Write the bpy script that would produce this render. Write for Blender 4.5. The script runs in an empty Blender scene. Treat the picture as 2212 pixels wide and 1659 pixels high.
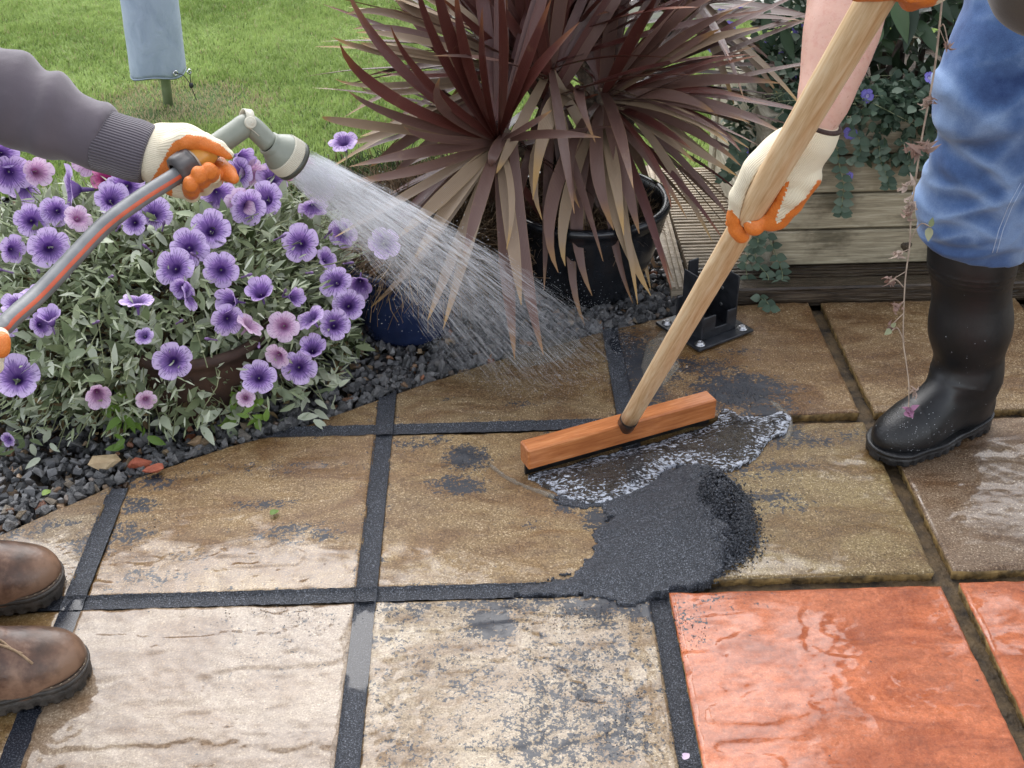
import bpy, math, random
import numpy as np
from mathutils import Vector, Matrix

# ------------------------------------------------------------------ camera, sky, sun, exposure
sc = bpy.context.scene
IW, IH = 2212.0, 1659.0
CAM = np.array([0.6961, -1.5383, 1.3706]); FOC = 2693.6
pit, yaw, rol = [math.radians(a) for a in (32.330, 0.8596, -1.0817)]
FW = np.array([math.sin(yaw)*math.cos(pit), math.cos(yaw)*math.cos(pit), -math.sin(pit)])
_r = np.array([math.cos(yaw), -math.sin(yaw), 0.0]); _u = np.cross(_r, FW)
RT = _r*math.cos(rol)+_u*math.sin(rol); UP = -_r*math.sin(rol)+_u*math.cos(rol)
cd = bpy.data.cameras.new('camera'); cam = bpy.data.objects.new('camera', cd)
sc.collection.objects.link(cam); sc.camera = cam
cam.matrix_world = Matrix([[RT[i], UP[i], -FW[i], CAM[i]] for i in range(3)]+[[0, 0, 0, 1]])
cd.sensor_width = 36.0; cd.lens = FOC/IW*36.0; cd.clip_start = 0.02; cd.clip_end = 500

SUN_EL, SUN_AZ = math.radians(46), math.radians(-8)      # azimuth from +Y towards +X
wd = bpy.data.worlds.new('World'); sc.world = wd; wd.use_nodes = True
wn = wd.node_tree; wn.nodes.clear()
sky = wn.nodes.new('ShaderNodeTexSky'); sky.sky_type = 'NISHITA'; sky.sun_disc = False
sky.sun_elevation = SUN_EL; sky.sun_rotation = SUN_AZ
sky.air_density = 1.0; sky.dust_density = 1.2; sky.ozone_density = 1.0
hs = wn.nodes.new('ShaderNodeHueSaturation'); hs.inputs['Saturation'].default_value = 0.30
bg = wn.nodes.new('ShaderNodeBackground'); bg.inputs['Strength'].default_value = 0.145
wo = wn.nodes.new('ShaderNodeOutputWorld')
wn.links.new(sky.outputs[0], hs.inputs['Color']); wn.links.new(hs.outputs[0], bg.inputs['Color'])
wn.links.new(bg.outputs[0], wo.inputs['Surface'])
sd = bpy.data.lights.new('sun', 'SUN'); sd.energy = 1.0; sd.angle = math.radians(75); sd.color = (1.0, 0.97, 0.93)
sun = bpy.data.objects.new('sun', sd); sc.collection.objects.link(sun)
sdir = Vector((math.cos(SUN_EL)*math.sin(SUN_AZ), math.cos(SUN_EL)*math.cos(SUN_AZ), math.sin(SUN_EL)))
sun.rotation_euler = sdir.to_track_quat('Z', 'Y').to_euler(); sun.location = sdir*20
sc.view_settings.view_transform = 'Standard'; sc.view_settings.look = 'None'
sc.view_settings.gamma = 1.0; sc.view_settings.use_curve_mapping = False
sc.view_settings.exposure = 1.62
try:
    sc.cycles.max_bounces = 8; sc.cycles.transparent_max_bounces = 24
    sc.cycles.caustics_reflective = False; sc.cycles.caustics_refractive = False
except Exception: pass

R = np.random.RandomState(7); random.seed(7)

# ------------------------------------------------------------------ where things stand (measured from the picture)
def ray(px, py): return FW + RT*((px-IW/2)/FOC) - UP*((py-IH/2)/FOC)
def G(px, py, z=0.0): d = ray(px, py); return CAM + d*((z-CAM[2])/d[2])
def YP(px, py, y): d = ray(px, py); return CAM + d*((y-CAM[1])/d[1])
def DD(px, py, t): return CAM + ray(px, py)*t
def SS(p):
    d = np.asarray(p)-CAM; z = d@FW; return IW/2+FOC*(d@RT)/z, IH/2-FOC*(d@UP)/z, z
def V3(*a): return np.array(a, float)
def nrm(v): v = np.asarray(v, float); return v/(np.linalg.norm(v)+1e-12)

# ------------------------------------------------------------------ numpy noise
def _h(ix, iy, iz, s):
    n = (ix*374761393 + iy*668265263 + iz*2147483647 + s*974634777) & 0xffffffff
    n = ((n ^ (n >> 13))*1274126177) & 0xffffffff
    n = (n ^ (n >> 16)) & 0xffff
    return n/65535.0
def vnoise(x, y, z=0.0, s=0):
    x = np.asarray(x, float); y = np.asarray(y, float); z = np.asarray(z, float)+np.zeros_like(x)
    xi = np.floor(x).astype(np.int64); yi = np.floor(y).astype(np.int64); zi = np.floor(z).astype(np.int64)
    fx = x-xi; fy = y-yi; fz = z-zi
    fx = fx*fx*(3-2*fx); fy = fy*fy*(3-2*fy); fz = fz*fz*(3-2*fz)
    o = 0
    for a in (0, 1):
        for b in (0, 1):
            for c in (0, 1):
                w = (fx if a else 1-fx)*(fy if b else 1-fy)*(fz if c else 1-fz)
                o = o + w*_h(xi+a, yi+b, zi+c, s)
    return o
def fbm(x, y, z=0.0, s=0, o=4):
    t = 0; a = 0.5; f = 1.0
    for k in range(o):
        t = t + a*vnoise(x*f, y*f, np.asarray(z)*f, s+k*17); a *= 0.5; f *= 2.03
    return t
def sst(a, b, x): t = np.clip((x-a)/(b-a), 0, 1); return t*t*(3-2*t)

# ------------------------------------------------------------------ object helpers
COL = sc.collection
def setp(o, label=None, cat=None, group=None, kind=None):
    if label: o['label'] = label
    if cat: o['category'] = cat
    if group: o['group'] = group
    if kind: o['kind'] = kind
    return o
def thing(name, loc, label, cat, group=None):
    o = bpy.data.objects.new(name, None); COL.objects.link(o); o.location = Vector(loc); o.empty_display_size = 0.05
    return setp(o, label, cat, group)
def wmat(o):
    if o is None: return Matrix.Identity(4)
    return wmat(o.parent) @ o.matrix_parent_inverse @ o.matrix_basis
def link(name, me, W, parent=None):
    o = bpy.data.objects.new(name, me); COL.objects.link(o)
    if parent is not None:
        o.parent = parent; o.matrix_parent_inverse = wmat(parent).inverted()
    o.matrix_basis = W
    return o
def mesh(name, v, f, m=None, smooth=True, attrs=None, mats=None, mi=None):
    v = np.asarray(v, np.float32); me = bpy.data.meshes.new(name)
    if isinstance(f, np.ndarray) and f.ndim == 2:
        n, k = f.shape
        me.vertices.add(len(v)); me.vertices.foreach_set('co', v.ravel())
        me.loops.add(n*k); me.loops.foreach_set('vertex_index', f.astype(np.int32).ravel())
        me.polygons.add(n); me.polygons.foreach_set('loop_start', np.arange(0, n*k, k, dtype=np.int32))
        me.polygons.foreach_set('loop_total', np.full(n, k, np.int32))
        me.update(calc_edges=True)
    else:
        me.from_pydata(v.tolist(), [], [list(map(int, q)) for q in f]); me.update()
    me.polygons.foreach_set('use_smooth', np.full(len(me.polygons), bool(smooth)))
    if attrs:
        for k, a in attrs.items():
            a = np.asarray(a, np.float32)
            if a.ndim == 1:
                at = me.attributes.new(k, 'FLOAT', 'POINT'); at.data.foreach_set('value', a)
            else:
                at = me.attributes.new(k, 'FLOAT_COLOR', 'POINT')
                at.data.foreach_set('color', np.c_[a, np.ones(len(a))].astype(np.float32).ravel())
    for x in (mats or ([m] if m else [])): me.materials.append(x)
    if mi is not None: me.polygons.foreach_set('material_index', np.asarray(mi, np.int32))
    return me
def mk(name, v, f, m, parent=None, smooth=True, attrs=None, kind=None, label=None, **kw):
    v = np.asarray(v, float); c = (v.min(0)+v.max(0))/2; c[2] = v[:, 2].min()
    me = mesh(name, v-c, f, m, smooth, attrs, **kw)
    o = link(name, me, Matrix.Translation(Vector(c)), parent)
    return setp(o, label=label, kind=kind)
class MB:                                   # collects pieces of ONE object
    def __init__(s): s.v = []; s.f = []; s.n = 0; s.a = []
    def add(s, v, f, a=None):
        v = np.asarray(v, float); s.v.append(v); s.f += [[i+s.n for i in q] for q in f]; s.n += len(v)
        s.a.append(np.full(len(v), 0.5 if a is None else a) if a is None or np.isscalar(a) else np.asarray(a)); return s
    def build(s, name, m, parent=None, smooth=False, attr=None, **kw):
        at = {attr: np.concatenate(s.a)} if attr else None
        return mk(name, np.concatenate(s.v), s.f, m, parent, smooth, at, **kw)
def box(c, s, rot=None, bev=0.0):
    """box with chamfered edges; c centre, s full size, rot 3x3"""
    s = np.asarray(s, float)/2; b = min(bev, s.min()*0.9)
    if b <= 0:
        v = np.array([[x, y, z] for x in (-1, 1) for y in (-1, 1) for z in (-1, 1)])*s
        f = [[0, 1, 3, 2], [4, 6, 7, 5], [0, 4, 5, 1], [2, 3, 7, 6], [0, 2, 6, 4], [1, 5, 7, 3]]
    else:
        v = []; idx = {}
        for x in (-1, 1):
            for y in (-1, 1):
                for z in (-1, 1):
                    for ax in range(3):
                        p = np.array([x, y, z])*(s-b); p[ax] = (x, y, z)[ax]*s[ax]
                        idx[(x, y, z, ax)] = len(v); v.append(p)
        v = np.array(v); f = []
        for ax in range(3):
            o1, o2 = [a for a in range(3) if a != ax]
            for sg in (-1, 1):
                q = []
                for a, bb in ((-1, -1), (1, -1), (1, 1), (-1, 1)):
                    k = [0, 0, 0]; k[ax] = sg; k[o1] = a; k[o2] = bb; q.append(idx[(*k, ax)])
                if (sg > 0) == (ax == 1): q = q[::-1]
                f.append(q)
        for ax in range(3):
            o1, o2 = [a for a in range(3) if a != ax]
            for a in (-1, 1):
                for bb in (-1, 1):
                    k0 = [0, 0, 0]; k1 = [0, 0, 0]; k0[ax] = -1; k1[ax] = 1
                    for k in (k0, k1): k[o1] = a; k[o2] = bb
                    f.append([idx[(*k0, o1)], idx[(*k0, o2)], idx[(*k1, o2)], idx[(*k1, o1)]])
        for x in (-1, 1):
            for y in (-1, 1):
                for z in (-1, 1): f.append([idx[(x, y, z, 0)], idx[(x, y, z, 1)], idx[(x, y, z, 2)]])
    if rot is not None: v = v @ np.asarray(rot).T
    return v+np.asarray(c, float), f
def frame(d, up=(0, 0, 1)):
    d = nrm(d); up = np.asarray(up, float)
    if abs(d@up) > 0.97: up = V3(1, 0, 0) if abs(d[0]) < .9 else V3(0, 1, 0)
    a = nrm(np.cross(up, d)); b = np.cross(d, a); return a, b, d
def tube(pts, rad, n=8, caps=True, sq=1.0):
    pts = np.asarray(pts, float); N = len(pts); rad = np.full(N, rad) if np.isscalar(rad) else np.asarray(rad)
    v = []; a = None
    for i in range(N):
        d = pts[min(i+1, N-1)]-pts[max(i-1, 0)]; d = nrm(d)
        if a is None: a, b, _ = frame(d)
        else:
            a = nrm(a-d*(a@d)); b = np.cross(d, a)
        for k in range(n):
            t = 2*math.pi*k/n; v.append(pts[i]+rad[i]*(a*math.cos(t)+b*math.sin(t)*sq))
    f = [[i*n+k, i*n+(k+1) % n, (i+1)*n+(k+1) % n, (i+1)*n+k] for i in range(N-1) for k in range(n)]
    if caps: f += [list(range(n))[::-1], [(N-1)*n+k for k in range(n)]]
    return np.array(v), f
def spline(P, n):
    P = [np.asarray(p, float) for p in P]; P = [2*P[0]-P[1]]+P+[2*P[-1]-P[-2]]; out = []
    m = len(P)-3
    for k in range(n):
        t = k/(n-1)*m; i = min(int(t), m-1); t -= i; a, b, c, d = P[i:i+4]
        out.append(0.5*((2*b)+(-a+c)*t+(2*a-5*b+4*c-d)*t*t+(-a+3*b-3*c+d)*t**3))
    return np.array(out)
def lathe(prof, n=40, c=(0, 0, 0), axis=(0, 0, 1), mod=None):
    a, b, d = frame(axis); v = []; c = np.asarray(c, float)
    for r, h in prof:
        for k in range(n):
            t = 2*math.pi*k/n; rr = r*(mod(k, h) if mod else 1)
            v.append(c+d*h+rr*(a*math.cos(t)+b*math.sin(t)))
    f = [[i*n+k, i*n+(k+1) % n, (i+1)*n+(k+1) % n, (i+1)*n+k] for i in range(len(prof)-1) for k in range(n)]
    return np.array(v), f

# signed-distance modelling: bodies, gloves, boots and cloth as one continuous skin
def cap_(P, a, b, ra, rb=None):
    a = np.asarray(a, float); b = np.asarray(b, float); rb = ra if rb is None else rb
    ab = b-a; t = np.clip(((P-a)@ab)/(ab@ab+1e-12), 0, 1)
    return np.sqrt(((P-a-t[..., None]*ab)**2).sum(-1))-(ra+(rb-ra)*t)
def ell_(P, c, r, rot=None):
    q = P-np.asarray(c, float)
    if rot is not None: q = q@np.asarray(rot)
    q = q/np.asarray(r, float); k = np.sqrt((q**2).sum(-1)); return (k-1)*min(r)
def smin(a, b, k):
    h = np.clip(.5+.5*(b-a)/k, 0, 1); return b*(1-h)+a*h-k*h*(1-h)
def snet(f, lo, hi, h):
    lo = np.asarray(lo, float); hi = np.asarray(hi, float)
    n = np.ceil((hi-lo)/h).astype(int)+1
    X = [lo[i]+h*np.arange(n[i]) for i in range(3)]
    P = np.stack(np.meshgrid(*X, indexing='ij'), -1)
    V = np.empty(P.shape[:3])
    for i in range(0, n[0], 24): V[i:i+24] = f(P[i:i+24])
    V[np.abs(V) < 1e-9] = 1e-9
    S = V < 0; nc = n-1; acc = np.zeros((*nc, 3)); cnt = np.zeros(nc)
    for ax in range(3):
        o1, o2 = [a for a in range(3) if a != ax]
        sl0 = [slice(None)]*3; sl1 = [slice(None)]*3; sl0[ax] = slice(0, -1); sl1[ax] = slice(1, None)
        a, b = V[tuple(sl0)], V[tuple(sl1)]; cr = (a < 0) != (b < 0)
        t = np.where(cr, a/(a-b+1e-30), 0); pt = P[tuple(sl0)].copy(); pt[..., ax] += t*h
        pt *= cr[..., None]
        for i in (0, 1):
            for j in (0, 1):
                s = [slice(None)]*3; s[o1] = slice(i, i+nc[o1]); s[o2] = slice(j, j+nc[o2])
                acc += pt[tuple(s)]; cnt += cr[tuple(s)]
    m = cnt > 0; idx = -np.ones(nc, int); idx[m] = np.arange(m.sum()); vert = acc[m]/cnt[m][:, None]
    Q = []
    for ax in range(3):
        o1, o2 = (ax+1) % 3, (ax+2) % 3
        s0 = [slice(1, -1)]*3; s0[ax] = slice(0, -1); s1 = [slice(1, -1)]*3; s1[ax] = slice(1, None)
        a = S[tuple(s0)]; b = S[tuple(s1)]; cr = a != b; I = np.argwhere(cr)
        if len(I) == 0: continue
        I[:, o1] += 1; I[:, o2] += 1
        def g(d1, d2):
            J = I.copy(); J[:, o1] -= d1; J[:, o2] -= d2; return idx[J[:, 0], J[:, 1], J[:, 2]]
        q = np.stack([g(0, 0), g(1, 0), g(1, 1), g(0, 1)], 1)
        fl = ~a[cr]; q[fl] = q[fl][:, ::-1]; Q.append(q)
    q = np.concatenate(Q); q = q[(q >= 0).all(1)]
    return vert, q
def relax(v, q, it=2, w=0.5):
    for _ in range(it):
        s = np.zeros_like(v); c = np.zeros(len(v))
        for a, b in ((0, 1), (1, 2), (2, 3), (3, 0)):
            np.add.at(s, q[:, a], v[q[:, b]]); np.add.at(s, q[:, b], v[q[:, a]])
            np.add.at(c, q[:, a], 1); np.add.at(c, q[:, b], 1)
        v = v*(1-w)+w*s/np.maximum(c, 1)[:, None]
    return v
def skin(name, f, lo, hi, h, m, parent, attrf=None, it=1, **kw):
    v, q = snet(f, lo, hi, h); v = relax(v, q, it, .4)
    return mk(name, v, q, m, parent, True, {'mask': attrf(v)} if attrf else None, **kw)

# ------------------------------------------------------------------ material helpers
class NT:
    def __init__(s, name):
        s.m = bpy.data.materials.new(name); s.m.use_nodes = True; s.t = s.m.node_tree; s.t.nodes.clear()
        s.out = s.t.nodes.new('ShaderNodeOutputMaterial'); s.b = s.t.nodes.new('ShaderNodeBsdfPrincipled')
        s.t.links.new(s.b.outputs[0], s.out.inputs['Surface']); s._c = {}
    def n(s, ty, **kw):
        x = s.t.nodes.new(ty)
        for k, v in kw.items():
            if k.startswith('i_'):
                key = k[2:].replace('_', ' '); s.set(x.inputs[key], v)
            else: setattr(x, k, v)
        return x
    def set(s, inp, v):
        if isinstance(v, bpy.types.NodeSocket): s.t.links.new(v, inp)
        elif isinstance(v, bpy.types.Node): s.t.links.new(v.outputs[0], inp)
        else:
            if inp.type == 'RGBA' and not np.isscalar(v) and len(v) == 3: v = (*v, 1)
            inp.default_value = v
    def coord(s, kind='Object', scale=(1, 1, 1)):
        k = (kind, tuple(scale))
        if k in s._c: return s._c[k]
        if kind == 'World': o = s.n('ShaderNodeNewGeometry').outputs['Position']
        else: o = s.n('ShaderNodeTexCoord').outputs[kind]
        if tuple(scale) != (1, 1, 1):
            mp = s.n('ShaderNodeMapping'); s.set(mp.inputs['Vector'], o); mp.inputs['Scale'].default_value = scale; o = mp.outputs[0]
        s._c[k] = o; return o
    def noise(s, scale, detail=4, rough=.55, vec=None, dist=0.0):
        x = s.n('ShaderNodeTexNoise'); s.set(x.inputs['Vector'], vec or s.coord()); x.inputs['Scale'].default_value = scale
        x.inputs['Detail'].default_value = detail; x.inputs['Roughness'].default_value = rough; x.inputs['Distortion'].default_value = dist
        return x.outputs[0]
    def ramp(s, fac, st, interp='LINEAR'):
        x = s.n('ShaderNodeValToRGB'); s.set(x.inputs[0], fac); e = x.color_ramp.elements; x.color_ramp.interpolation = interp
        while len(e) < len(st): e.new(0.5)
        for k, (p, c) in enumerate(st):
            e[k].position = p; e[k].color = (c, c, c, 1) if np.isscalar(c) else (*c, 1)
        return x.outputs[0]
    def mix(s, fac, a, b, mode='MIX'):
        x = s.n('ShaderNodeMix', data_type='RGBA', blend_type=mode)
        s.set(x.inputs[0], fac); s.set(x.inputs[6], a if not np.isscalar(a) else (a, a, a)); s.set(x.inputs[7], b if not np.isscalar(b) else (b, b, b))
        return x.outputs[2]
    def math(s, op, a, b=0.0, c=0.0):
        x = s.n('ShaderNodeMath', operation=op); s.set(x.inputs[0], a); s.set(x.inputs[1], b); s.set(x.inputs[2], c); return x.outputs[0]
    def attr(s, name, color=False):
        x = s.n('ShaderNodeAttribute', attribute_name=name); return x.outputs['Color' if color else 'Fac']
    def bump(s, h, strength=.5, dist=.01, normal=None):
        x = s.n('ShaderNodeBump'); s.set(x.inputs['Strength'], strength); x.inputs['Distance'].default_value = dist
        s.set(x.inputs['Height'], h)
        if normal is not None: s.set(x.inputs['Normal'], normal)
        return x.outputs[0]
    def fin(s, base=None, rough=None, normal=None, **kw):
        if base is not None: s.set(s.b.inputs['Base Color'], base)
        if rough is not None: s.set(s.b.inputs['Roughness'], rough)
        if normal is not None: s.set(s.b.inputs['Normal'], normal)
        for k, v in kw.items(): s.set(s.b.inputs[k.replace('_', ' ')], v)
        return s.m
def simple(name, c1, c2, scale=20, rough=.6, bump=.3, bscale=None, bdist=.003, stretch=(1, 1, 1), detail=5, lo=.35, hi=.65, coord='Object', **kw):
    t = NT(name); co = t.coord(coord, stretch)
    nz = t.noise(scale, detail, vec=co); base = t.ramp(nz, [(lo, c1), (hi, c2)])
    bn = t.bump(t.noise(bscale or scale*4, 4, vec=co), bump, bdist) if bump else None
    return t.fin(base, rough, bn, **kw)
def leafmat(name, c1, c2, c3=None, rough=.5, trans=.25, attr='v', back=None):
    t = NT(name); st = [(0.0, c1), (.6, c2)]+([(1.0, c3)] if c3 is not None else [])
    inf = t.n('ShaderNodeObjectInfo').outputs['Random'] if attr is None else t.attr(attr)
    base = t.ramp(inf, st)
    nz = t.noise(60, 3); base = t.mix(t.math('MULTIPLY', nz, .5), base, t.mix(1.0, base, (.55, .6, .5), 'MULTIPLY'))
    if back is not None: base = t.mix(t.n('ShaderNodeNewGeometry').outputs['Backfacing'], base, back)
    t.fin(base, rough)
    if trans:
        tr = t.n('ShaderNodeBsdfTranslucent'); t.set(tr.inputs[0], base); mx = t.n('ShaderNodeMixShader'); mx.inputs[0].default_value = trans
        t.t.links.new(t.b.outputs[0], mx.inputs[1]); t.t.links.new(tr.outputs[0], mx.inputs[2]); t.t.links.new(mx.outputs[0], t.out.inputs['Surface'])
    return t.m
# ------------------------------------------------------------------ ground, lawn, far kerb, hedge
def soil_mat():
    t = NT('soil'); nz = t.noise(40, 6); c = t.ramp(nz, [(.3, (.03, .02, .014)), (.6, (.075, .055, .038)), (.8, (.12, .09, .06))])
    return t.fin(c, .9, t.bump(t.noise(120, 5), .8, .006))
M_soil = soil_mat()
def sheet(name, x0, x1, y0, y1, z, m, n=2, **kw):
    X, Y = np.meshgrid(np.linspace(x0, x1, n), np.linspace(y0, y1, n)); v = np.c_[X.ravel(), Y.ravel(), np.full(n*n, z)]
    f = np.array([[j*n+i, j*n+i+1, (j+1)*n+i+1, (j+1)*n+i] for j in range(n-1) for i in range(n-1)])
    return mk(name, v, f, m, None, False, kind='structure', **kw)
sheet('ground', -60, 60, -30, 90, -.09, M_soil, label='bare brown earth beneath and around the garden')
LY = 1.68                                             # front edge of the lawn
t = NT('lawn_turf'); w = t.coord('World')
c = t.ramp(t.noise(3.2, 4, vec=w), [(.3, (.10, .17, .03)), (.55, (.17, .26, .06)), (.75, (.26, .34, .10))])
c = t.mix(t.ramp(t.noise(260, 3, vec=w), [(.35, 1.0), (.6, 0.0)]), c, (.03, .06, .012))
M_turf = t.fin(c, .85, t.bump(t.noise(300, 2, vec=w), 1, .01))
sheet('lawn', -14, 14, LY, 14, -.012, M_turf, label='short green mown lawn behind the flower pots')
POLE = V3(-.342, 2.383, 0)
def grass():
    n = 380000
    y = LY-.02+(3.95-LY)*R.rand(n)**.85; xl = -1.9+.3*(3.7-y)+.0*y; xr = 3.1
    x = xl+(xr-xl)*R.rand(n)
    k = ~((x > 1.30) & (x < 2.5) & (y < 1.70)) & ~((y > 3.16) & (x > .55)); x, y = x[k], y[k]
    px, py = x-POLE[0], y-POLE[1]; rr = np.hypot(px/1.25, py)
    patch = sst(.30, .10, rr+.22*(fbm(x*7, y*7, s=5)-.5))
    keep = R.rand(len(x)) > patch*.62; x, y, patch = x[keep], y[keep], patch[keep]; n = len(x)
    a = R.rand(n)*2*np.pi; L = (.012+.012*R.rand(n))*(1-.4*patch); wd_ = .0011+.0012*R.rand(n)
    cl = fbm(x*26, y*26, s=9)-.48; lean = .15+.5*R.rand(n)
    la = a*.8+fbm(x*5, y*5, s=3)*6
    dx, dy = np.cos(la)*lean, np.sin(la)*lean
    base = np.stack([x, y, np.full(n, -.01)], 1); sd_ = np.stack([np.cos(a), np.sin(a), 0*a], 1)*wd_[:, None]
    L = L*(1+cl*.9)
    mid = base+np.stack([dx*L*.3, dy*L*.3, L*.6], 1); tip = base+np.stack([dx*L, dy*L, L], 1)
    v = np.stack([base-sd_, base+sd_, mid+sd_*.8, mid-sd_*.8, tip], 1).reshape(-1, 3)
    i = np.arange(n)*5; f = np.concatenate([np.stack([i, i+1, i+2], 1), np.stack([i, i+2, i+3], 1), np.stack([i+3, i+2, i+4], 1)])
    val = np.clip(.42+.9*(fbm(x*2.3, y*2.3, s=21)-.47)+.25*(R.rand(n)-.5)+.5*cl, 0, .74)
    val = np.where(R.rand(n) < patch*.8+.035, .86+.14*R.rand(n), val)
    m = leafmat('grass_blades', (.20, .30, .06), (.54, .66, .25), None, .45, .3)
    cr = [x for x in m.node_tree.nodes if x.type == 'VALTORGB'][0].color_ramp
    cr.elements[1].position = .72; e = cr.elements.new(.84); e.color = (.40, .34, .19, 1); e = cr.elements.new(1); e.color = (.58, .47, .31, 1)
    mk('lawn_grass', v, f, m, None, False, {'v': np.repeat(val, 5)}, kind='stuff', label='mown green grass blades with a worn straw patch round the pole')
grass()
M_pale = simple('pale_concrete', (.42, .40, .35), (.58, .55, .5), 9, .8, .4)
mk('path_kerb', *box((2.6, 3.20, .02), (4.1, .07, .09), bev=.006), M_pale, smooth=False, kind='structure', label='pale concrete kerb along the far edge of the lawn')

# ------------------------------------------------------------------ patio
PT = .475; HJ = .0145
def edge(x):      # curved front edge of the gravel bed
    return np.interp(x, [-1.5, -.6, -.35, -.178, -.01, .14, .302, .472, .70, .937, 1.08, 1.214, 1.30, 2.6], [-.75, -.2, .02, .187, .328, .415, .497, .604, .735, .845, .895, .938, .948, .948])
def blobs(x, y, L):
    o = np.zeros_like(x)
    for (px, py, rx, ry, a) in L:
        c = G(px, py); sx = rx/1150.; sy = ry/1150./.62
        q = np.exp(-(((x-c[0])/sx)**2+((y-c[1])/sy)**2)**(1.5 if L is SMEAR else 1)); o = np.maximum(o, a*q) if a > 0 else o+a*q
    return o
SMEAR = [(1010, 985, 60, 34, 1.0), (985, 1045, 70, 28, .8), (900, 955, 90, 20, .55), (1060, 1345, 62, 34, 1.0), (1100, 1300, 150, 22, .72), (1290, 1310, 110, 26, .85), (1390, 1310, 60, 30, .95),
         (1250, 1420, 170, 60, .53), (1250, 1500, 150, 60, .62), (1180, 1600, 120, 70, .64), (1330, 1560, 90, 80, .66), (1040, 1470, 90, 70, .46), (880, 1310, 90, 18, .66), (930, 1450, 160, 130, .34),
         (300, 1090, 46, 22, .75), (270, 1150, 60, 28, .72), (200, 1170, 60, 26, .66), (120, 1130, 60, 12, .62), (60, 1150, 60, 18, .55), (330, 1240, 90, 20, .5), (640, 1150, 110, 24, .62), (560, 1090, 90, 14, .58), (410, 1200, 50, 14, .46), (330, 1040, 70, 20, .72), (560, 1010, 200, 22, .42),
         (1385, 800, 62, 130, .98), (1340, 740, 30, 60, .8), (1395, 850, 60, 34, .9), (1550, 800, 90, 26, .62), (1600, 845, 135, 55, 1.0), (1700, 930, 50, 40, .72), (1500, 790, 120, 34, .66), (1650, 890, 60, 30, .9), (1440, 800, 90, 60, .5), (1700, 880, 40, 60, .5), (1230, 1090, 40, 16, .9), (1300, 1120, 50, 26, .9), (1620, 1070, 120, 18, .64), (1650, 1010, 130, 26, .6), (1700, 1090, 80, 24, .5), (1720, 950, 120, 24, .66), (1850, 940, 90, 22, .5), (1580, 760, 90, 14, .5), (1120, 870, 60, 12, .55), (960, 860, 30, 8, .5), (1150, 1130, 60, 14, .45), (840, 1330, 60, 12, .45), (1460, 1330, 90, 40, .36), (590, 1400, 130, 60, .28), (660, 1340, 100, 30, .3)]
FILM = [(300, 1500, 560, 260, 1.0), (560, 1260, 260, 90, .95), (1050, 1560, 420, 230, .88), (950, 1260, 160, 70, .7), (60, 1230, 130, 70, .8), (1550, 1500, 190, 230, .72), (1760, 1390, 90, 60, .95), (1820, 1500, 260, 70, .62), (2130, 1040, 240, 130, .8), (2100, 1350, 150, 90, .6),
        (1150, 760, 130, 46, .95), (1450, 770, 120, 60, .85), (1320, 860, 160, 60, .5), (1650, 1230, 200, 50, .6), (1830, 1000, 120, 60, .45), (640, 1000, 200, 50, .35), (2060, 820, 120, 60, .4), (400, 1300, 200, 60, .7)]
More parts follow.
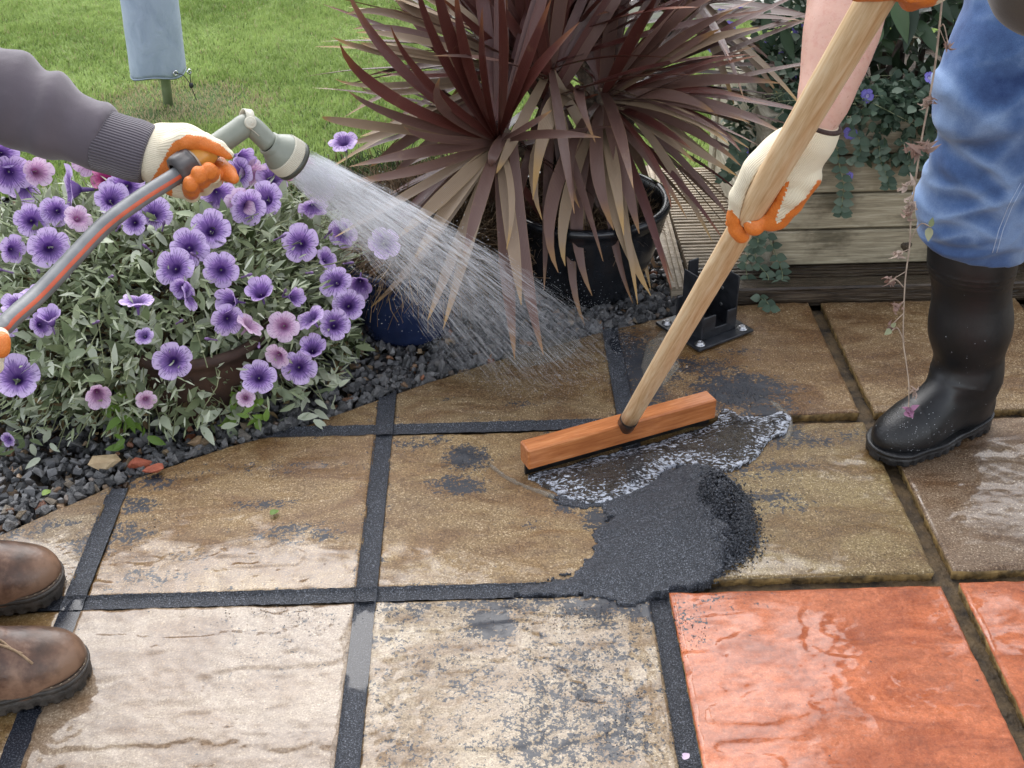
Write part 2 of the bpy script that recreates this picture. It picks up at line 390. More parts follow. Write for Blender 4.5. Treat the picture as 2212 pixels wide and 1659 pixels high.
def slab_mat():
    t = NT('riven_slab'); w = t.coord('World')
    tone = t.attr('tone', True)
    sp = t.noise(330, 3, .7, w); sp2 = t.noise(150, 4, .6, w)
    gr = t.attr('grain')
    c = t.mix(t.math('MULTIPLY', gr, t.ramp(sp, [(.40, 1.0), (.48, 0.0)])), tone, t.mix(1.0, tone, (.38, .33, .27), 'MULTIPLY'))
    c = t.mix(t.math('MULTIPLY', gr, t.ramp(sp, [(.58, 0.0), (.66, 1.0)])), c, t.mix(.62, tone, (.85, .72, .52)))
    c = t.mix(t.ramp(sp2, [(.35, .55), (.55, 0.0)]), c, t.mix(1.0, tone, (.5, .42, .33), 'MULTIPLY'))
    big = t.noise(5.5, 5, .6, t.coord('World', (1, 1.9, 1)), 1.2)
    c = t.mix(t.ramp(big, [(.40, .85), (.58, 0.0)]), c, t.mix(1.0, c, (.60, .46, .32), 'MULTIPLY'))
    c = t.mix(t.ramp(t.noise(16, 5, .65, t.coord('World', (.8, 1.5, 1)), 1.0), [(.40, .38), (.52, 0.0)]), c, t.mix(1.0, c, (.55, .48, .42), 'MULTIPLY'))
    sm = t.attr('smear'); n1 = t.noise(170, 4, .7, w); n2 = t.noise(42, 4, .6, w)
    s = t.math('ADD', t.math('MULTIPLY', t.math('SUBTRACT', n1, .5), 2.6), t.math('MULTIPLY', t.math('SUBTRACT', n2, .5), 1.5))
    s = t.math('ADD', s, sm)
    dm = t.ramp(s, [(.55, 0.0), (.62, 1.0)])
    c = t.mix(dm, c, (.022, .025, .034))
    fl = t.attr('film'); fn = t.noise(13, 5, .6, t.coord('World', (1, 1.7, 1)), .8)
    fm = t.ramp(t.math('ADD', fl, t.math('MULTIPLY', t.math('SUBTRACT', fn, .5), 1.1)), [(.30, 0.0), (.58, 1.0)])
    fm = t.math('MULTIPLY', fm, t.math('SUBTRACT', 1.0, t.math('MULTIPLY', dm, .5)))
    rg = t.ramp(fm, [(0, .5), (1, .38)])
    bs = t.math('SUBTRACT', .55, t.math('MULTIPLY', fm, .43))
    b = t.bump(t.math('ADD', sp, t.math('MULTIPLY', n1, .6)), bs, .0018)
    b2 = t.bump(t.noise(22, 5, .6, t.coord('World', (1, 2.0, 1)), 1.5), .14, .004, b)
    t.fin(c, rg, b2); t.set(t.b.inputs['Specular IOR Level'], t.math('SUBTRACT', .42, t.math('MULTIPLY', fm, .2)))
    t.set(t.b.inputs['Coat Weight'], fm); t.b.inputs['Coat Roughness'].default_value = .07
    t.b.inputs['Coat IOR'].default_value = 1.38; t.set(t.b.inputs['Coat Normal'], t.bump(t.noise(60, 3, .5, t.coord('World', (1, 1.6, 1)), .6), .07, .003, t.bump(n1, .06, .0006)))
    return t.m
M_slab = slab_mat()
M_slabside = simple('slab_side', (.07, .046, .02), (.36, .235, .085), 40, .7, .9, 90, .006)
patio = thing('patio', (1.0, .3, 0), None, None); setp(patio, 'wet riven stone slab patio with dark filled joints', kind='structure')
OCH = (.24, .155, .065); BRN = (.20, .118, .048); GRY = (.20, .135, .085); RED = (.50, .140, .052); BUF = (.255, .19, .13)
TONES = {(0, -1): BUF, (1, -1): (.31, .235, .145), (2, -1): RED, (3, -1): RED, (-1, -1): OCH, (-1, 0): (.22, .16, .09), (0, 0): (.245, .16, .07), (1, 0): (.27, .18, .08), (2, 0): (.25, .18, .075), (3, 0): GRY, (0, 1): OCH, (1, 1): (.22, .15, .07), (2, 1): BRN, (3, 1): (.225, .145, .068)}
def slab(i, j):
    x0, x1 = i*PT+HJ, (i+1)*PT-HJ; y0, y1 = j*PT+HJ, (j+1)*PT-HJ
    if j == 1: y1 = .948-.004
    if (i, j) == (3, 1): x1 = 1.885
    if (i, j) == (2, -1): x0 += .002; y1 -= .004
    n = 112 if -1 <= j and -1 <= i <= 3 else 24
    xs = np.linspace(x0, x1, n); top = np.minimum(y1, edge(xs)-.006)
    ok = top > y0+.004
    if not ok.any(): return
    if not ok.all():
        xx = np.linspace(x0, x1, 2000); e = np.minimum(y1, edge(xx)-.006); xs = np.linspace(xx[(e > y0+.004)][0], x1, n); top = np.minimum(y1, edge(xs)-.006)
    if i >= 4: top = np.minimum(top, 1.5)
    V = np.linspace(0, 1, n); X = np.repeat(xs[None], n, 0); Y = y0+V[:, None]*(top-y0)[None]
    dx = np.minimum(X-xs[0], x1-X); dy = np.minimum(Y-y0, top[None]-Y); de = np.minimum(dx, dy)
    e1 = (fbm(X*30, Y*30, s=31)-.5)*.008
    q = fbm(X*4.2+fbm(X*9, Y*9, s=2)*.9, Y*8.5, s=40+i*7+j*3, o=5)*5.0; qi = np.floor(q); fr = q-qi
    Z = .0016*(qi+sst(.80, 1.0, fr)-2.5)+(fbm(X*45, Y*60, s=77)-.5)*.0028+.006*(fbm(X*2.6, Y*2.6, s=50+i+j*5)-.5)
    Z = np.clip(Z, -.010, .008)-.0030*sst(.006, 0, de+e1)
    Z += {(2, -1): .004, (3, -1): .001}.get((i, j), 0)
    X2 = X+np.where(X-xs[0] < .0001, np.abs(e1)*.5, 0)-np.where(x1-X < .0001, np.abs(e1)*.5, 0)
    Y2 = Y+np.where(V[:, None] == 0, np.abs(e1)*.5, 0)-np.where(V[:, None] == 1, np.abs(e1)*.5, 0)
    v = np.stack([X2, Y2, Z], -1).reshape(-1, 3)
    a = np.arange(n*n).reshape(n, n); f = np.stack([a[:-1, :-1], a[:-1, 1:], a[1:, 1:], a[1:, :-1]], -1).reshape(-1, 4)
    rim = np.concatenate([a[0, :], a[1:, -1], a[-1, -2::-1], a[-2:0:-1, 0]]); m = len(rim)
    mid = v[rim].copy(); mid[:, 2] = -.014; cen = v.mean(0); dr = cen-mid; dr[:, 2] = 0; dr /= np.linalg.norm(dr, axis=1)[:, None]
    mid += dr*(R.rand(m, 1)*.0035); low = mid.copy(); low[:, 2] = -.045; low += dr*.002
    nv = len(v); v = np.concatenate([v, mid, low]); k = np.arange(m); k2 = (k+1) % m
    s1 = np.stack([rim[k], nv+k, nv+k2, rim[k2]], 1); s2 = np.stack([nv+k, nv+m+k, nv+m+k2, nv+k2], 1)
    F = np.concatenate([f, s1, s2]); mi = np.r_[np.zeros(len(f)), np.ones(len(s1)+len(s2))]
    pts = v[:, 0], v[:, 1]
    sm = blobs(*pts, SMEAR)
    if j == -1 and i == 1: sm = np.maximum(sm, .30+.12*(fbm(pts[0]*8, pts[1]*8, s=4)))
    jd = np.minimum(pts[0]-x0, x1-pts[0]); jd = np.minimum(jd, np.minimum(pts[1]-y0, y1-pts[1]))
    if (i, j) in ((0, 0), (1, 0), (-1, 0), (1, 1), (0, 1), (1, -1)): sm = np.maximum(sm, .34*sst(.03, .0, jd))
    if i >= 3 or (i == 2 and j == -1): sm = sm*.75
    if (i, j) == (2, -1): sm = blobs(*pts, [(1470, 1330, 70, 60, .46), (1500, 1300, 120, 30, .4)])
    flm = blobs(*pts, FILM); flm = np.clip(flm+.9*(q.ravel()[0]*0), 0, 1.2) if False else flm
    tone = np.array(TONES.get((i, j), OCH))*(.9+.2*R.rand()); wv = fbm(pts[0]*6, pts[1]*9, s=60)[:, None]-.45
    tone = np.clip(tone[None]*(1+.7*wv*np.array([.8, 1, 1.1])), .01, .9)
    if (i, j) == (2, -1): tone = np.array(RED)[None]*(1+.35*wv)
    lab = {(2, -1): 'bright terracotta red slab with shallow rainwater', (3, -1): 'wet terracotta red slab'}.get((i, j))
    mk('paving_slab', v, F, None, patio, True, {'tone': tone, 'smear': sm, 'film': flm, 'grain': np.full(len(sm), .22 if j == -1 and i in (2, 3) else (.7 if j == -1 else 1.0))}, label=lab, mats=[M_slab, M_slabside], mi=mi)
for j in (-2, -1, 0, 1):
    for i in range(-3, 6): slab(i, j)
M_bed = simple('sandy_mortar', (.022, .015, .009), (.13, .085, .04), 28, .75, 1.0, 120, .006)
mk('mortar_bed', *(lambda X, Y: (np.c_[X.ravel(), Y.ravel(), -.026+.012*fbm(X.ravel()*40, Y.ravel()*40, s=8)+np.where(Y.ravel() > edge(X.ravel())-.01, -.06, 0)], np.array([[j*280+i, j*280+i+1, (j+1)*280+i+1, (j+1)*280+i] for j in range(149) for i in range(279)])))(*np.meshgrid(np.linspace(-1.45, 2.85, 280), np.linspace(-.95, .95, 150))), M_bed, patio, kind='stuff')
def sand_mat():
    t = NT('dark_jointing_sand'); w = t.coord('World')
    n1 = t.noise(430, 2, .7, w); c = t.ramp(n1, [(.36, (.007, .008, .010)), (.5, (.026, .030, .040)), (.60, (.075, .082, .10)), (.66, (.22, .235, .27))])
    wet = t.attr('wet'); c = t.mix(t.math('MULTIPLY', wet, .6), c, (.016, .018, .024))
    b = t.bump(n1, t.math('SUBTRACT', 1.0, t.math('MULTIPLY', wet, .93)), .004)
    return t.fin(c, t.math('SUBTRACT', .42, t.math('MULTIPLY', wet, .33)), b, Specular_IOR_Level=t.math('SUBTRACT', .5, t.math('MULTIPLY', wet, .22)))
M_sand = sand_mat()
def joint(i0, j0, i1, j1, z=-.003, name='joint_sand'):
    a = V3(i0*PT, j0*PT, 0); b = V3(i1*PT, j1*PT, 0); d = nrm(b-a); s = V3(-d[1], d[0], 0); L = np.linalg.norm(b-a)
    n = max(2, int(L/.004)); k = 10; U = np.linspace(0, L, n); W_ = np.linspace(-1, 1, k)
    P = a+U[:, None, None]*d+W_[None, :, None]*s*(HJ+.003); x, y = P[..., 0], P[..., 1]
    P[..., 2] = z+.0022*(fbm(x*120, y*120, s=3)-.5)*2-.0035*(1-W_[None]**2)+(.003*(np.abs(W_[None]) > .9))
    wt = blobs(x.ravel(), y.ravel(), [(142, 1350, 26, 42, 1.6), (783, 1400, 30, 60, 1.6), (1340, 740, 40, 40, .8), (40, 1600, 30, 50, 1.3)])
    if i0 != i1: wt = wt*0
    wt = sst(.42, .56, wt+.25*(fbm(x.ravel()*70, y.ravel()*70, s=2)-.47)); P = P.reshape(-1, 3); P[:, 2] = P[:, 2]*(1-wt)+(-.0025)*wt
    P = P[:]; q = np.arange(n*k).reshape(n, k); f = np.stack([q[:-1, :-1], q[1:, :-1], q[1:, 1:], q[:-1, 1:]], -1).reshape(-1, 4)
    c = P[f].mean(1); f = f[(c[:, 1] < edge(c[:, 0])+.004)]
    mk(name, P, f, M_sand, patio, True, {'wet': wt}, kind='stuff')
joint(0, -2, 0, .66); joint(1, -2, 1, 1.3); joint(-3, 0, 2.12, 0, -.0036); joint(.5, 1, 2.2, 1, -.0034); joint(2, .02, 2, 2, -.0030); joint(2, -2.0, 2, -.02, -.011); joint(-1, -2, -1, 0, -.003)

# ------------------------------------------------------------------ gravel bed
M_gravel = None
def rock(seed, n=11, fl=.7):
    r = np.random.RandomState(seed); import bmesh
    bm = bmesh.new(); p = nrm_rows(r.randn(n, 3))*(.8+.3*r.rand(n, 1)); p[:, 2] *= fl
    for q in p: bm.verts.new(q)
    h = bmesh.ops.convex_hull(bm, input=list(bm.verts)); bm.verts.ensure_lookup_table()
    bmesh.ops.delete(bm, geom=[v for v in bm.verts if not v.link_faces], context='VERTS'); bm.verts.index_update()
    v = np.array([list(x.co) for x in bm.verts]); f = [[x.index for x in g.verts] for g in bm.faces]; bm.free(); return v, np.array(f)
def nrm_rows(a): return a/np.linalg.norm(a, axis=1)[:, None]
def rotz(a): return np.array([[math.cos(a), -math.sin(a), 0], [math.sin(a), math.cos(a), 0], [0, 0, 1]])
def rrot(r=R):
    q = nrm(r.randn(4)); a, b, c, d = q
    return np.array([[1-2*(c*c+d*d), 2*(b*c-a*d), 2*(b*d+a*c)], [2*(b*c+a*d), 1-2*(b*b+d*d), 2*(c*d-a*b)], [2*(b*d-a*c), 2*(c*d+a*b), 1-2*(b*b+c*c)]])
def gravel():
    t = NT('grey_gravel'); inf = t.n('ShaderNodeObjectInfo').outputs['Random']
    va = t.math('ADD', t.attr('v'), 0.0); nz = t.noise(9, 4, vec=t.coord('Generated'))
    def col(f): return t.ramp(f, [(0, (.045, .046, .048)), (.5, (.12, .121, .123)), (.86, (.23, .225, .22)), (.93, (.20, .13, .08)), (.965, (.34, .25, .15)), (1.0, (.28, .10, .05))])
    c = t.mix(t.math('MULTIPLY', t.noise(170, 4), .6), col(va), t.mix(1.0, col(va), (.45, .45, .48), 'MULTIPLY'))
    t.fin(c, .42, t.bump(t.noise(260, 4), .5, .002)); m = t.m
    m2 = NT('grey_gravel_stone'); inf = m2.n('ShaderNodeObjectInfo').outputs['Random']
    cc = m2.ramp(inf, [(0, (.06, .061, .063)), (.6, (.15, .151, .153)), (.9, (.25, .245, .24)), (.97, (.24, .18, .11)), (1, (.22, .09, .05))])
    m2.fin(m2.mix(m2.math('MULTIPLY', m2.noise(2, 4), .6), cc, m2.mix(1.0, cc, (.45, .45, .48), 'MULTIPLY')), .42, m2.bump(m2.noise(5, 4), .5, .1)); m2 = m2.m
    bed = thing('gravel_bed', (.4, .9, 0), None, None); setp(bed, 'dark grey gravel bed between the patio and the lawn', kind='structure')
    n = 60; xs = np.linspace(-1.3, 1.30, n); V = np.linspace(0, 1, 30); X = np.repeat(xs[None], 30, 0); Y = edge(xs)[None]+V[:, None]*(LY+.02-edge(xs))[None]
    a = np.arange(n*30).reshape(30, n); f = np.stack([a[:-1, :-1], a[:-1, 1:], a[1:, 1:], a[1:, :-1]], -1).reshape(-1, 4)
    mk('gravel_base', np.stack([X, Y, -.040+0*X+.01*fbm(X*9, Y*9)], -1).reshape(-1, 3), f, M_soil, bed, True)
    shapes = [rock(s, 10+s % 4) for s in range(14)]; mes = [mesh('stone', v, f, m2, False) for v, f in shapes]
    P = []
    for k in range(16000):
        x = R.uniform(-.75, 1.16); e = float(edge(x)); y = e+.006+(LY-e)*R.rand()**1.5
        px, py, d = SS((x, y, 0))
        if px < -60: continue
        P.append((x, y, R.rand()))
    P = np.array(P); s = .0075+.0085*R.rand(len(P))**1.5
    # nearest-first relaxation: drop stones that sit on each other in the same layer
    lay = (np.arange(len(P)) % 3); score = [(P[k, 1]-edge(P[k, 0])) for k in range(len(P))]
    vis = np.argsort(score)[:]; big = set()
    cand = [k for k in vis if lay[k] == 2 and s[k] > .0105][:300]; big = set(cand)
    Vv = []; Ff = []; A = []; nn = 0
    for k in range(len(P)):
        x, y, _ = P[k]; z = -.026+.012*lay[k]+.005*R.rand()
        if k in big:
            W = Matrix.Translation((x, y, z)) @ Matrix(rrot().tolist()).to_4x4() @ Matrix.Scale(s[k]*1.1, 4)
            link('stone', mes[k % 14], W, bed)
        else:
            v, f = shapes[k % 14]; v = (v*s[k]) @ rrot().T+V3(x, y, z); Vv.append(v); Ff.append(f+nn); A.append(np.full(len(v), R.rand())); nn += len(v)
    mk('small_stones', np.concatenate(Vv), np.concatenate(Ff), m, bed, False, {'v': np.concatenate(A)}, kind='stuff')
    M_tan = simple('tan_stone', (.34, .24, .13), (.50, .38, .23), 40, .6, .6)
    M_brick = simple('brick_red', (.26, .06, .03), (.40, .11, .055), 60, .7, .8)
    for (px, py, sx, sy, sz, m_, lab, nm, cat) in ((222, 998, .034, .024, .022, M_tan, 'tan angular stone lying on grey gravel by the patio corner', 'tan_stone', 'stone'),
            (300, 1000, .026, .016, .012, M_brick, 'long red brick chip on the gravel right of the tan stone', 'brick_chip', 'brick chip'),
            (340, 1012, .030, .012, .010, M_brick, 'flat red brick chip against the dark patio corner', 'brick_chip', 'brick chip'),
            (428, 955, .022, .015, .013, simple('brown_stone', (.2, .13, .07), (.32, .22, .13), 50, .6, .5), 'brown stone on gravel in front of the terracotta pot', 'brown_stone', 'stone')):
        v, f = rock(int(px), 16, .8); v = v*V3(sx, sy, sz); c = G(px, py, .012)
        o = mk(nm, v @ rotz(.3).T+c, f, m_, None, False); setp(o, lab, cat)
gravel()

# ------------------------------------------------------------------ decking and its timbers
def wood_mat(name, c1, c2, c3, sc_=(2, 30, 30), rough=.65, wet=0.0, bump=.6, knots=False, dirt=.5):
    t = NT(name); co = t.coord('Object', sc_); rnd = t.n('ShaderNodeObjectInfo').outputs['Random']
    off = t.n('ShaderNodeVectorMath', operation='ADD'); t.set(off.inputs[0], co)
    cx = t.n('ShaderNodeCombineXYZ'); t.set(cx.inputs[0], t.math('MULTIPLY', rnd, 37.0)); t.set(cx.inputs[1], t.math('MULTIPLY', rnd, 11.0)); t.set(off.inputs[1], cx.outputs[0]); v = off.outputs[0]
    g = t.noise(3.0, 6, .6, v, 1.4); g2 = t.noise(9, 4, .6, v, .3)
    c = t.ramp(t.math('ADD', t.math('MULTIPLY', g, .6), t.math('MULTIPLY', g2, .4)), [(.35, c1), (.52, c2), (.66, c3)])
    d = t.noise(11, 5, .6, t.coord('Object', (1, 1.6, 1.6))); c = t.mix(t.math('MULTIPLY', t.ramp(d, [(.5, 0.0), (.68, 1.0)]), dirt), c, t.mix(1.0, c, (.25, .24, .2), 'MULTIPLY'))
    return t.fin(c, rough, t.bump(g2, bump, .0025))
M_deck = wood_mat('deck_timber', (.20, .16, .115), (.40, .33, .24), (.56, .47, .36))
def deck():
    dk = thing('decking', (1.7, 1.3, 0), None, None); setp(dk, 'weathered grooved timber decking beside the raised planter', kind='structure')
    y = 1.085; w = .115; p = .0165
    while y < 1.66:
        n = 7; prof = []
        for k in range(n):
            a = y+.003+k*p; prof += [(a, .018), (a+.0015, .0265), (a+.0095, .0265), (a+.011, .018)]
        prof = [(y, -.005), (y, .018)]+prof+[(y+w, .018), (y+w, -.005)]
        x0, x1 = 1.155, 3.1; N = len(prof); v = [(x, a, b) for x in (x0, x1) for a, b in prof]
        f = [[i, (i+1) % N, N+(i+1) % N, N+i] for i in range(N)]+[list(range(N))[::-1], list(range(N, 2*N))]
        mk('deck_board', v, f, M_deck, dk, False); y += w+.005
    mk('deck_joist', *box((2.1, 1.37, -.035), (1.9, .58, .05)), M_soil, dk, False)
    # ribbed side board running back from the corner of the patio
    a = G(1470, 655); b = V3(1.135, 1.70, 0); v = []; d = nrm(b-a); s = V3(d[1], -d[0], 0)
    prof = [(-.019, -.03), (-.019, .030), (-.011, .032), (-.010, .026), (-.004, .026), (-.003, .032), (.004, .032), (.005, .026), (.010, .026), (.011, .032), (.019, .030), (.019, -.03)]
    for q in (a+d*.02, b): v += [q+s*x+V3(0, 0, z) for x, z in prof]
    N = len(prof); f = [[i, N+i, N+(i+1) % N, (i+1) % N] for i in range(N)]+[list(range(N)), list(range(N, 2*N))[::-1]]
    mk('side_board', v, f, M_deck, dk, False)
    M_wet = wood_mat('wet_dark_timber', (.022, .016, .011), (.06, .042, .028), (.13, .10, .07), rough=.22, bump=.8)
    mk('front_board', *box((2.12, .972, .008), (1.86, .045, .05), bev=.004), M_wet, dk, False, label='wet dark timber edge board along the patio')
    n = 5; prof = [(.998, -.02), (.998, .016)]
    for k in range(n): q = 1.0+k*.0165; prof += [(q, .016), (q+.001, .026), (q+.010, .026), (q+.0115, .016)]
    prof += [(1.083, .016), (1.083, -.02)]; N = len(prof); v = [(x, a_, b_) for x in (1.175, 3.05) for a_, b_ in prof]
    f = [[i, (i+1) % N, N+(i+1) % N, N+i] for i in range(N)]+[list(range(N))[::-1], list(range(N, 2*N))]
    mk('front_deck_board', v, f, M_wet, dk, False, label='wet grooved front board of the decking')
deck()

# ------------------------------------------------------------------ raised timber planter
M_plank = wood_mat('planter_timber', (.21, .175, .115), (.38, .32, .215), (.54, .47, .34), (1.6, 26, 26), .6, bump=.7, dirt=.75)
M_post = wood_mat('pale_planter_timber', (.26, .23, .17), (.42, .38, .29), (.55, .5, .4), (26, 1.6, 26), .7, dirt=.35)
PX0, PX1, PY0, PY1 = 1.310, 2.62, 1.067, 1.69
def planter():
    pl = thing('raised_planter', ((PX0+PX1)/2, PY0, 0.03), 'weathered timber raised planter of stacked planks behind the rubber boot', 'planter')
    mkn = simple('wood_knot', (.035, .024, .014), (.11, .08, .045), 60, .6, .8)
    zb = [.030, .1215, .2115, .3025, .388]
    for k in range(4):
        z0, z1 = zb[k], zb[k+1]-.005; L = PX1-PX0-.05; off = .003*(R.rand()-.5)
        v, f = box(((PX0+PX1)/2+.01, PY0+.016+off, (z0+z1)/2), (L, .032, z1-z0), bev=.004)
        o = mk('plank', v, f, M_plank, pl, False)
        for x in ([1.66, 1.84] if k in (0, 2) else [1.52+.21*k, 2.2]):
            kv, kf = lathe([(0.0005, .0012), (.005, .0016), (.007, .0004), (.012, .0010), (.0145, -.002)], 14, (x, PY0+off, (z0+z1)/2+.01*(R.rand()-.5)), (0, -1, 0), lambda q, h: 1+.35*math.sin(q*1.3)*.5)
            mk('knot', kv, kf, mkn, o, True)
        v, f = box((PX0+.012, (PY0+PY1)/2+.01, (z0+z1)/2), (.030, PY1-PY0-.05, z1-z0), bev=.004); mk('plank', v, f, M_post, pl, False)
        v, f = box((PX1-.012, (PY0+PY1)/2+.01, (z0+z1)/2), (.030, PY1-PY0-.05, z1-z0), bev=.004); mk('plank', v, f, M_plank, pl, False)
        v, f = box(((PX0+PX1)/2, PY1-.016, (z0+z1)/2), (L, .030, z1-z0), bev=.004); mk('plank', v, f, M_plank, pl, False)
    for x, y in ((PX0+.022, PY0+.032), (PX1-.022, PY0+.03), (PX0+.022, PY1-.03), (PX1-.022, PY1-.03)):
        v, f = box((x+(0 if x > 2 else -.006), y, .21), (.056, .062, .372), bev=.005); mk('corner_post', v, f, M_post if x < 2 else M_plank, pl, False)
    v, f = box(((PX0+PX1)/2, (PY0+PY1)/2, .33), (PX1-PX0-.07, PY1-PY0-.07, .04)); mk('planting_soil', v, f, M_soil, pl, False)
planter()
# ------------------------------------------------------------------ pots
def pot(name, c, rb, rt, h, m, label, rim=.016, cat='plant pot', soil=True, bulge=.0):
    th = thing(name, (c[0], c[1], 0), label, cat)
    pr = [(.001, .004), (rb*.9, .004), (rb, .012)]
    for k in range(1, 12):
        s = k/11; pr.append((rb+(rt-rb)*(s**.75)+bulge*math.sin(s*math.pi), .012+(h-.03)*s))
    r = pr[-1][0]; pr += [(r+.002, h-.018), (r+.004, h-.010), (r+.003, h-.002), (r-.003, h), (r-rim+.003, h), (r-rim, h-.004), (r-rim-.004, h-.03), (r-rim-.012, h-.075)]
    v, f = lathe(pr, 72, (c[0], c[1], -.012)); mk('pot_body', v, f, m, th, True)
    if soil:
        v, f = lathe([(r-rim-.006, h-.05)]+[(max(.0005, (r-rim-.008)*(1-k/8)), h-.05+.012*math.sin(k*.9)+.008*R.rand()) for k in range(1, 9)], 40, (c[0], c[1], -.012))
        mk('potting_soil', v, f, M_soil, th, True)
    return th
t = NT('black_glaze'); M_black = t.fin(t.ramp(t.noise(14, 5), [(.3, (.006, .007, .009)), (.7, (.018, .02, .025))]), .22, t.bump(t.noise(8, 3), .15, .004), Specular_IOR_Level=.5)
t = NT('blue_glaze'); M_blue = t.fin(t.ramp(t.noise(14, 5), [(.3, (.010, .016, .045)), (.7, (.020, .032, .085))]), .25, t.bump(t.noise(8, 3), .15, .004))
M_terra = simple('old_terracotta', (.028, .014, .010), (.075, .037, .024), 18, .75, .4)
POTB = V3(.912, 1.060, 0)
pt = pot('black_pot', POTB, .120, .186, .232, M_black, 'large glossy black glazed pot holding the cordyline beside the decking')
POTN = V3(.505, .885, 0)
pot('blue_pot', POTN, .098, .124, .185, M_blue, 'dark blue glazed pot overgrown with dead straw between petunias and cordyline', bulge=.004)
POTP = V3(.10, .63, 0)
pot('terracotta_pot', POTP, .12, .15, .17, M_terra, 'dark terracotta pot hidden under the spreading petunias')

# ------------------------------------------------------------------ fibrous dead growth
def strands(c, n, L, rad, spread, droop, z0, r=R, w=.0009, up=.4):
    """thin curved ribbons of straw: returns vertex and face arrays"""
    a = r.rand(n)*2*np.pi; rr = spread*np.sqrt(r.rand(n)); base = np.stack([c[0]+rr*np.cos(a), c[1]+rr*np.sin(a), z0+0*a], 1)
    d = np.stack([np.cos(a+r.randn(n)*.9), np.sin(a+r.randn(n)*.9), up+.5*r.randn(n)], 1); d = nrm_rows(d)
    l = L*(.4+.9*r.rand(n)); K = 6; P = [base]; cur = d.copy()
    for k in range(K-1):
        cur = cur+r.randn(n, 3)*.28; cur[:, 2] -= droop; cur = nrm_rows(cur); P.append(P[-1]+cur*(l/(K-1))[:, None])
    P = np.stack(P, 1); s = nrm_rows(np.cross(P[:, -1]-P[:, 0], r.randn(n, 3)))[:, None]*w
    v = np.concatenate([P-s, P+s], 2).reshape(n, K, 2, 3).reshape(-1, 3)
    i = (np.arange(n)*K*2)[:, None]+(np.arange(K-1)*2)[None]; i = i.ravel()
    return v, np.stack([i, i+1, i+3, i+2], 1), np.repeat(r.rand(n), K*2)
M_straw = leafmat('dry_straw', (.045, .028, .015), (.20, .125, .07), (.38, .27, .16), .8, .15)
v, f, a = strands(POTB, 3400, .06, .1, .135, .06, .175, w=.0008, up=.25)
mk('dried_fibres', v, f, M_straw, pt, False, {'v': a}, kind='stuff')
def dead_bush():
    th = thing('dead_heather', (POTN[0], POTN[1], .16), 'brown dead heather with straw roots spilling over the blue pot', 'dead plant')
    v, f, a = strands(POTN+V3(.035, .01, 0), 3000, .13, .1, .085, .20, .185, w=.0008, up=.35); mk('straw_tangle', v, f, M_straw, th, False, {'v': a}, kind='stuff')
    c = V3(.70, .90, 0)
    for nm, cc, n, L, sp, z in (('dead_twigs', (.60, 1.06), 3400, .13, .13, .16), ('dead_twigs', (.70, 1.20), 3600, .12, .12, .14), ('dead_twigs', (.50, 1.22), 2600, .10, .15, .10)):
        for zz in (z, z*.45):
            v, f, a = strands(V3(*cc, 0), n, L, .1, sp, .02, zz, w=.0010, up=.5); mk(nm, v, f, M_straw, th, False, {'v': a*.62}, kind='stuff')
    # low heath still partly green towards the lawn
    v, f, a = strands(V3(.42, 1.48, 0), 5200, .07, .1, .26, .0, .02, w=.0016, up=1.2)
    M_g = leafmat('heath_green', (.02, .04, .012), (.07, .12, .03), (.26, .18, .09), .7, .2); mk('green_shoots', v, f, M_g, th, False, {'v': a}, kind='stuff')
dead_bush()

# ------------------------------------------------------------------ cordyline
def ribbon(P, W, upv, n=10, fold=.28, tw=0.0):
    """leaf blade along centre line P with widths W, folded along the midrib: verts in 3 columns"""
    P = np.asarray(P); v = []; side = None
    for k in range(len(P)):
        d = nrm(P[min(k+1, len(P)-1)]-P[max(k-1, 0)]); s = np.cross(d, upv)
        s = nrm(s) if np.linalg.norm(s) > .05 else (side if side is not None else V3(1, 0, 0))
        if side is not None: s = nrm(s*.5+side*.5*(1 if s@side > 0 else -1)) if s@side > 0 else nrm(side-d*(side@d))
        side = s; nn = np.cross(s, d); a = tw*k/len(P); s2 = s*math.cos(a)+nn*math.sin(a); n2 = np.cross(s2, d); w = W[k]
        v += [P[k]-s2*w+n2*w*fold, P[k], P[k]+s2*w+n2*w*fold]
    f = []
    for k in range(len(P)-1):
        b = 3*k; f += [[b, b+1, b+4, b+3], [b+1, b+2, b+5, b+4]]
    return np.array(v), f
def cordy_mat(name, c1, c2, tipc, edgec, rough=.38):
    t = NT(name); ln = t.attr('len'); ed = t.attr('edge'); rnd = t.n('ShaderNodeObjectInfo').outputs['Random']
    st = t.noise(1.0, 4, .6, t.coord('Object', (9, 9, 9)))
    c = t.mix(t.math('ADD', t.math('MULTIPLY', rnd, .6), t.math('MULTIPLY', st, .4)), c1, c2)
    c = t.mix(t.ramp(t.math('ADD', ln, t.math('MULTIPLY', rnd, .12)), [(.86, 0.0), (1.0, .85)]), c, tipc)
    c = t.mix(t.ramp(ed, [(.90, 0.0), (1.0, .6)]), c, edgec)
    w = t.n('ShaderNodeTexWave', wave_type='BANDS'); cb = t.n('ShaderNodeCombineXYZ'); t.set(cb.inputs[0], t.attr('across')); t.set(w.inputs['Vector'], cb.outputs[0]); w.inputs['Scale'].default_value = 1.6; w.inputs['Distortion'].default_value = 1.5
    c = t.mix(t.math('MULTIPLY', w.outputs[1], .38), c, t.mix(1.0, c, (.50, .44, .46), 'MULTIPLY')); c = t.mix(t.ramp(t.noise(26, 4, .7), [(.60, 0.0), (.72, .45)]), c, t.mix(.5, c, (.30, .2, .1)))
    return t.fin(c, rough, t.bump(w.outputs[1], .25, .001), Specular_IOR_Level=.5)
M_cd = cordy_mat('cordyline_dark', (.055, .015, .013), (.135, .040, .030), (.22, .08, .03), (.20, .09, .06), .34)
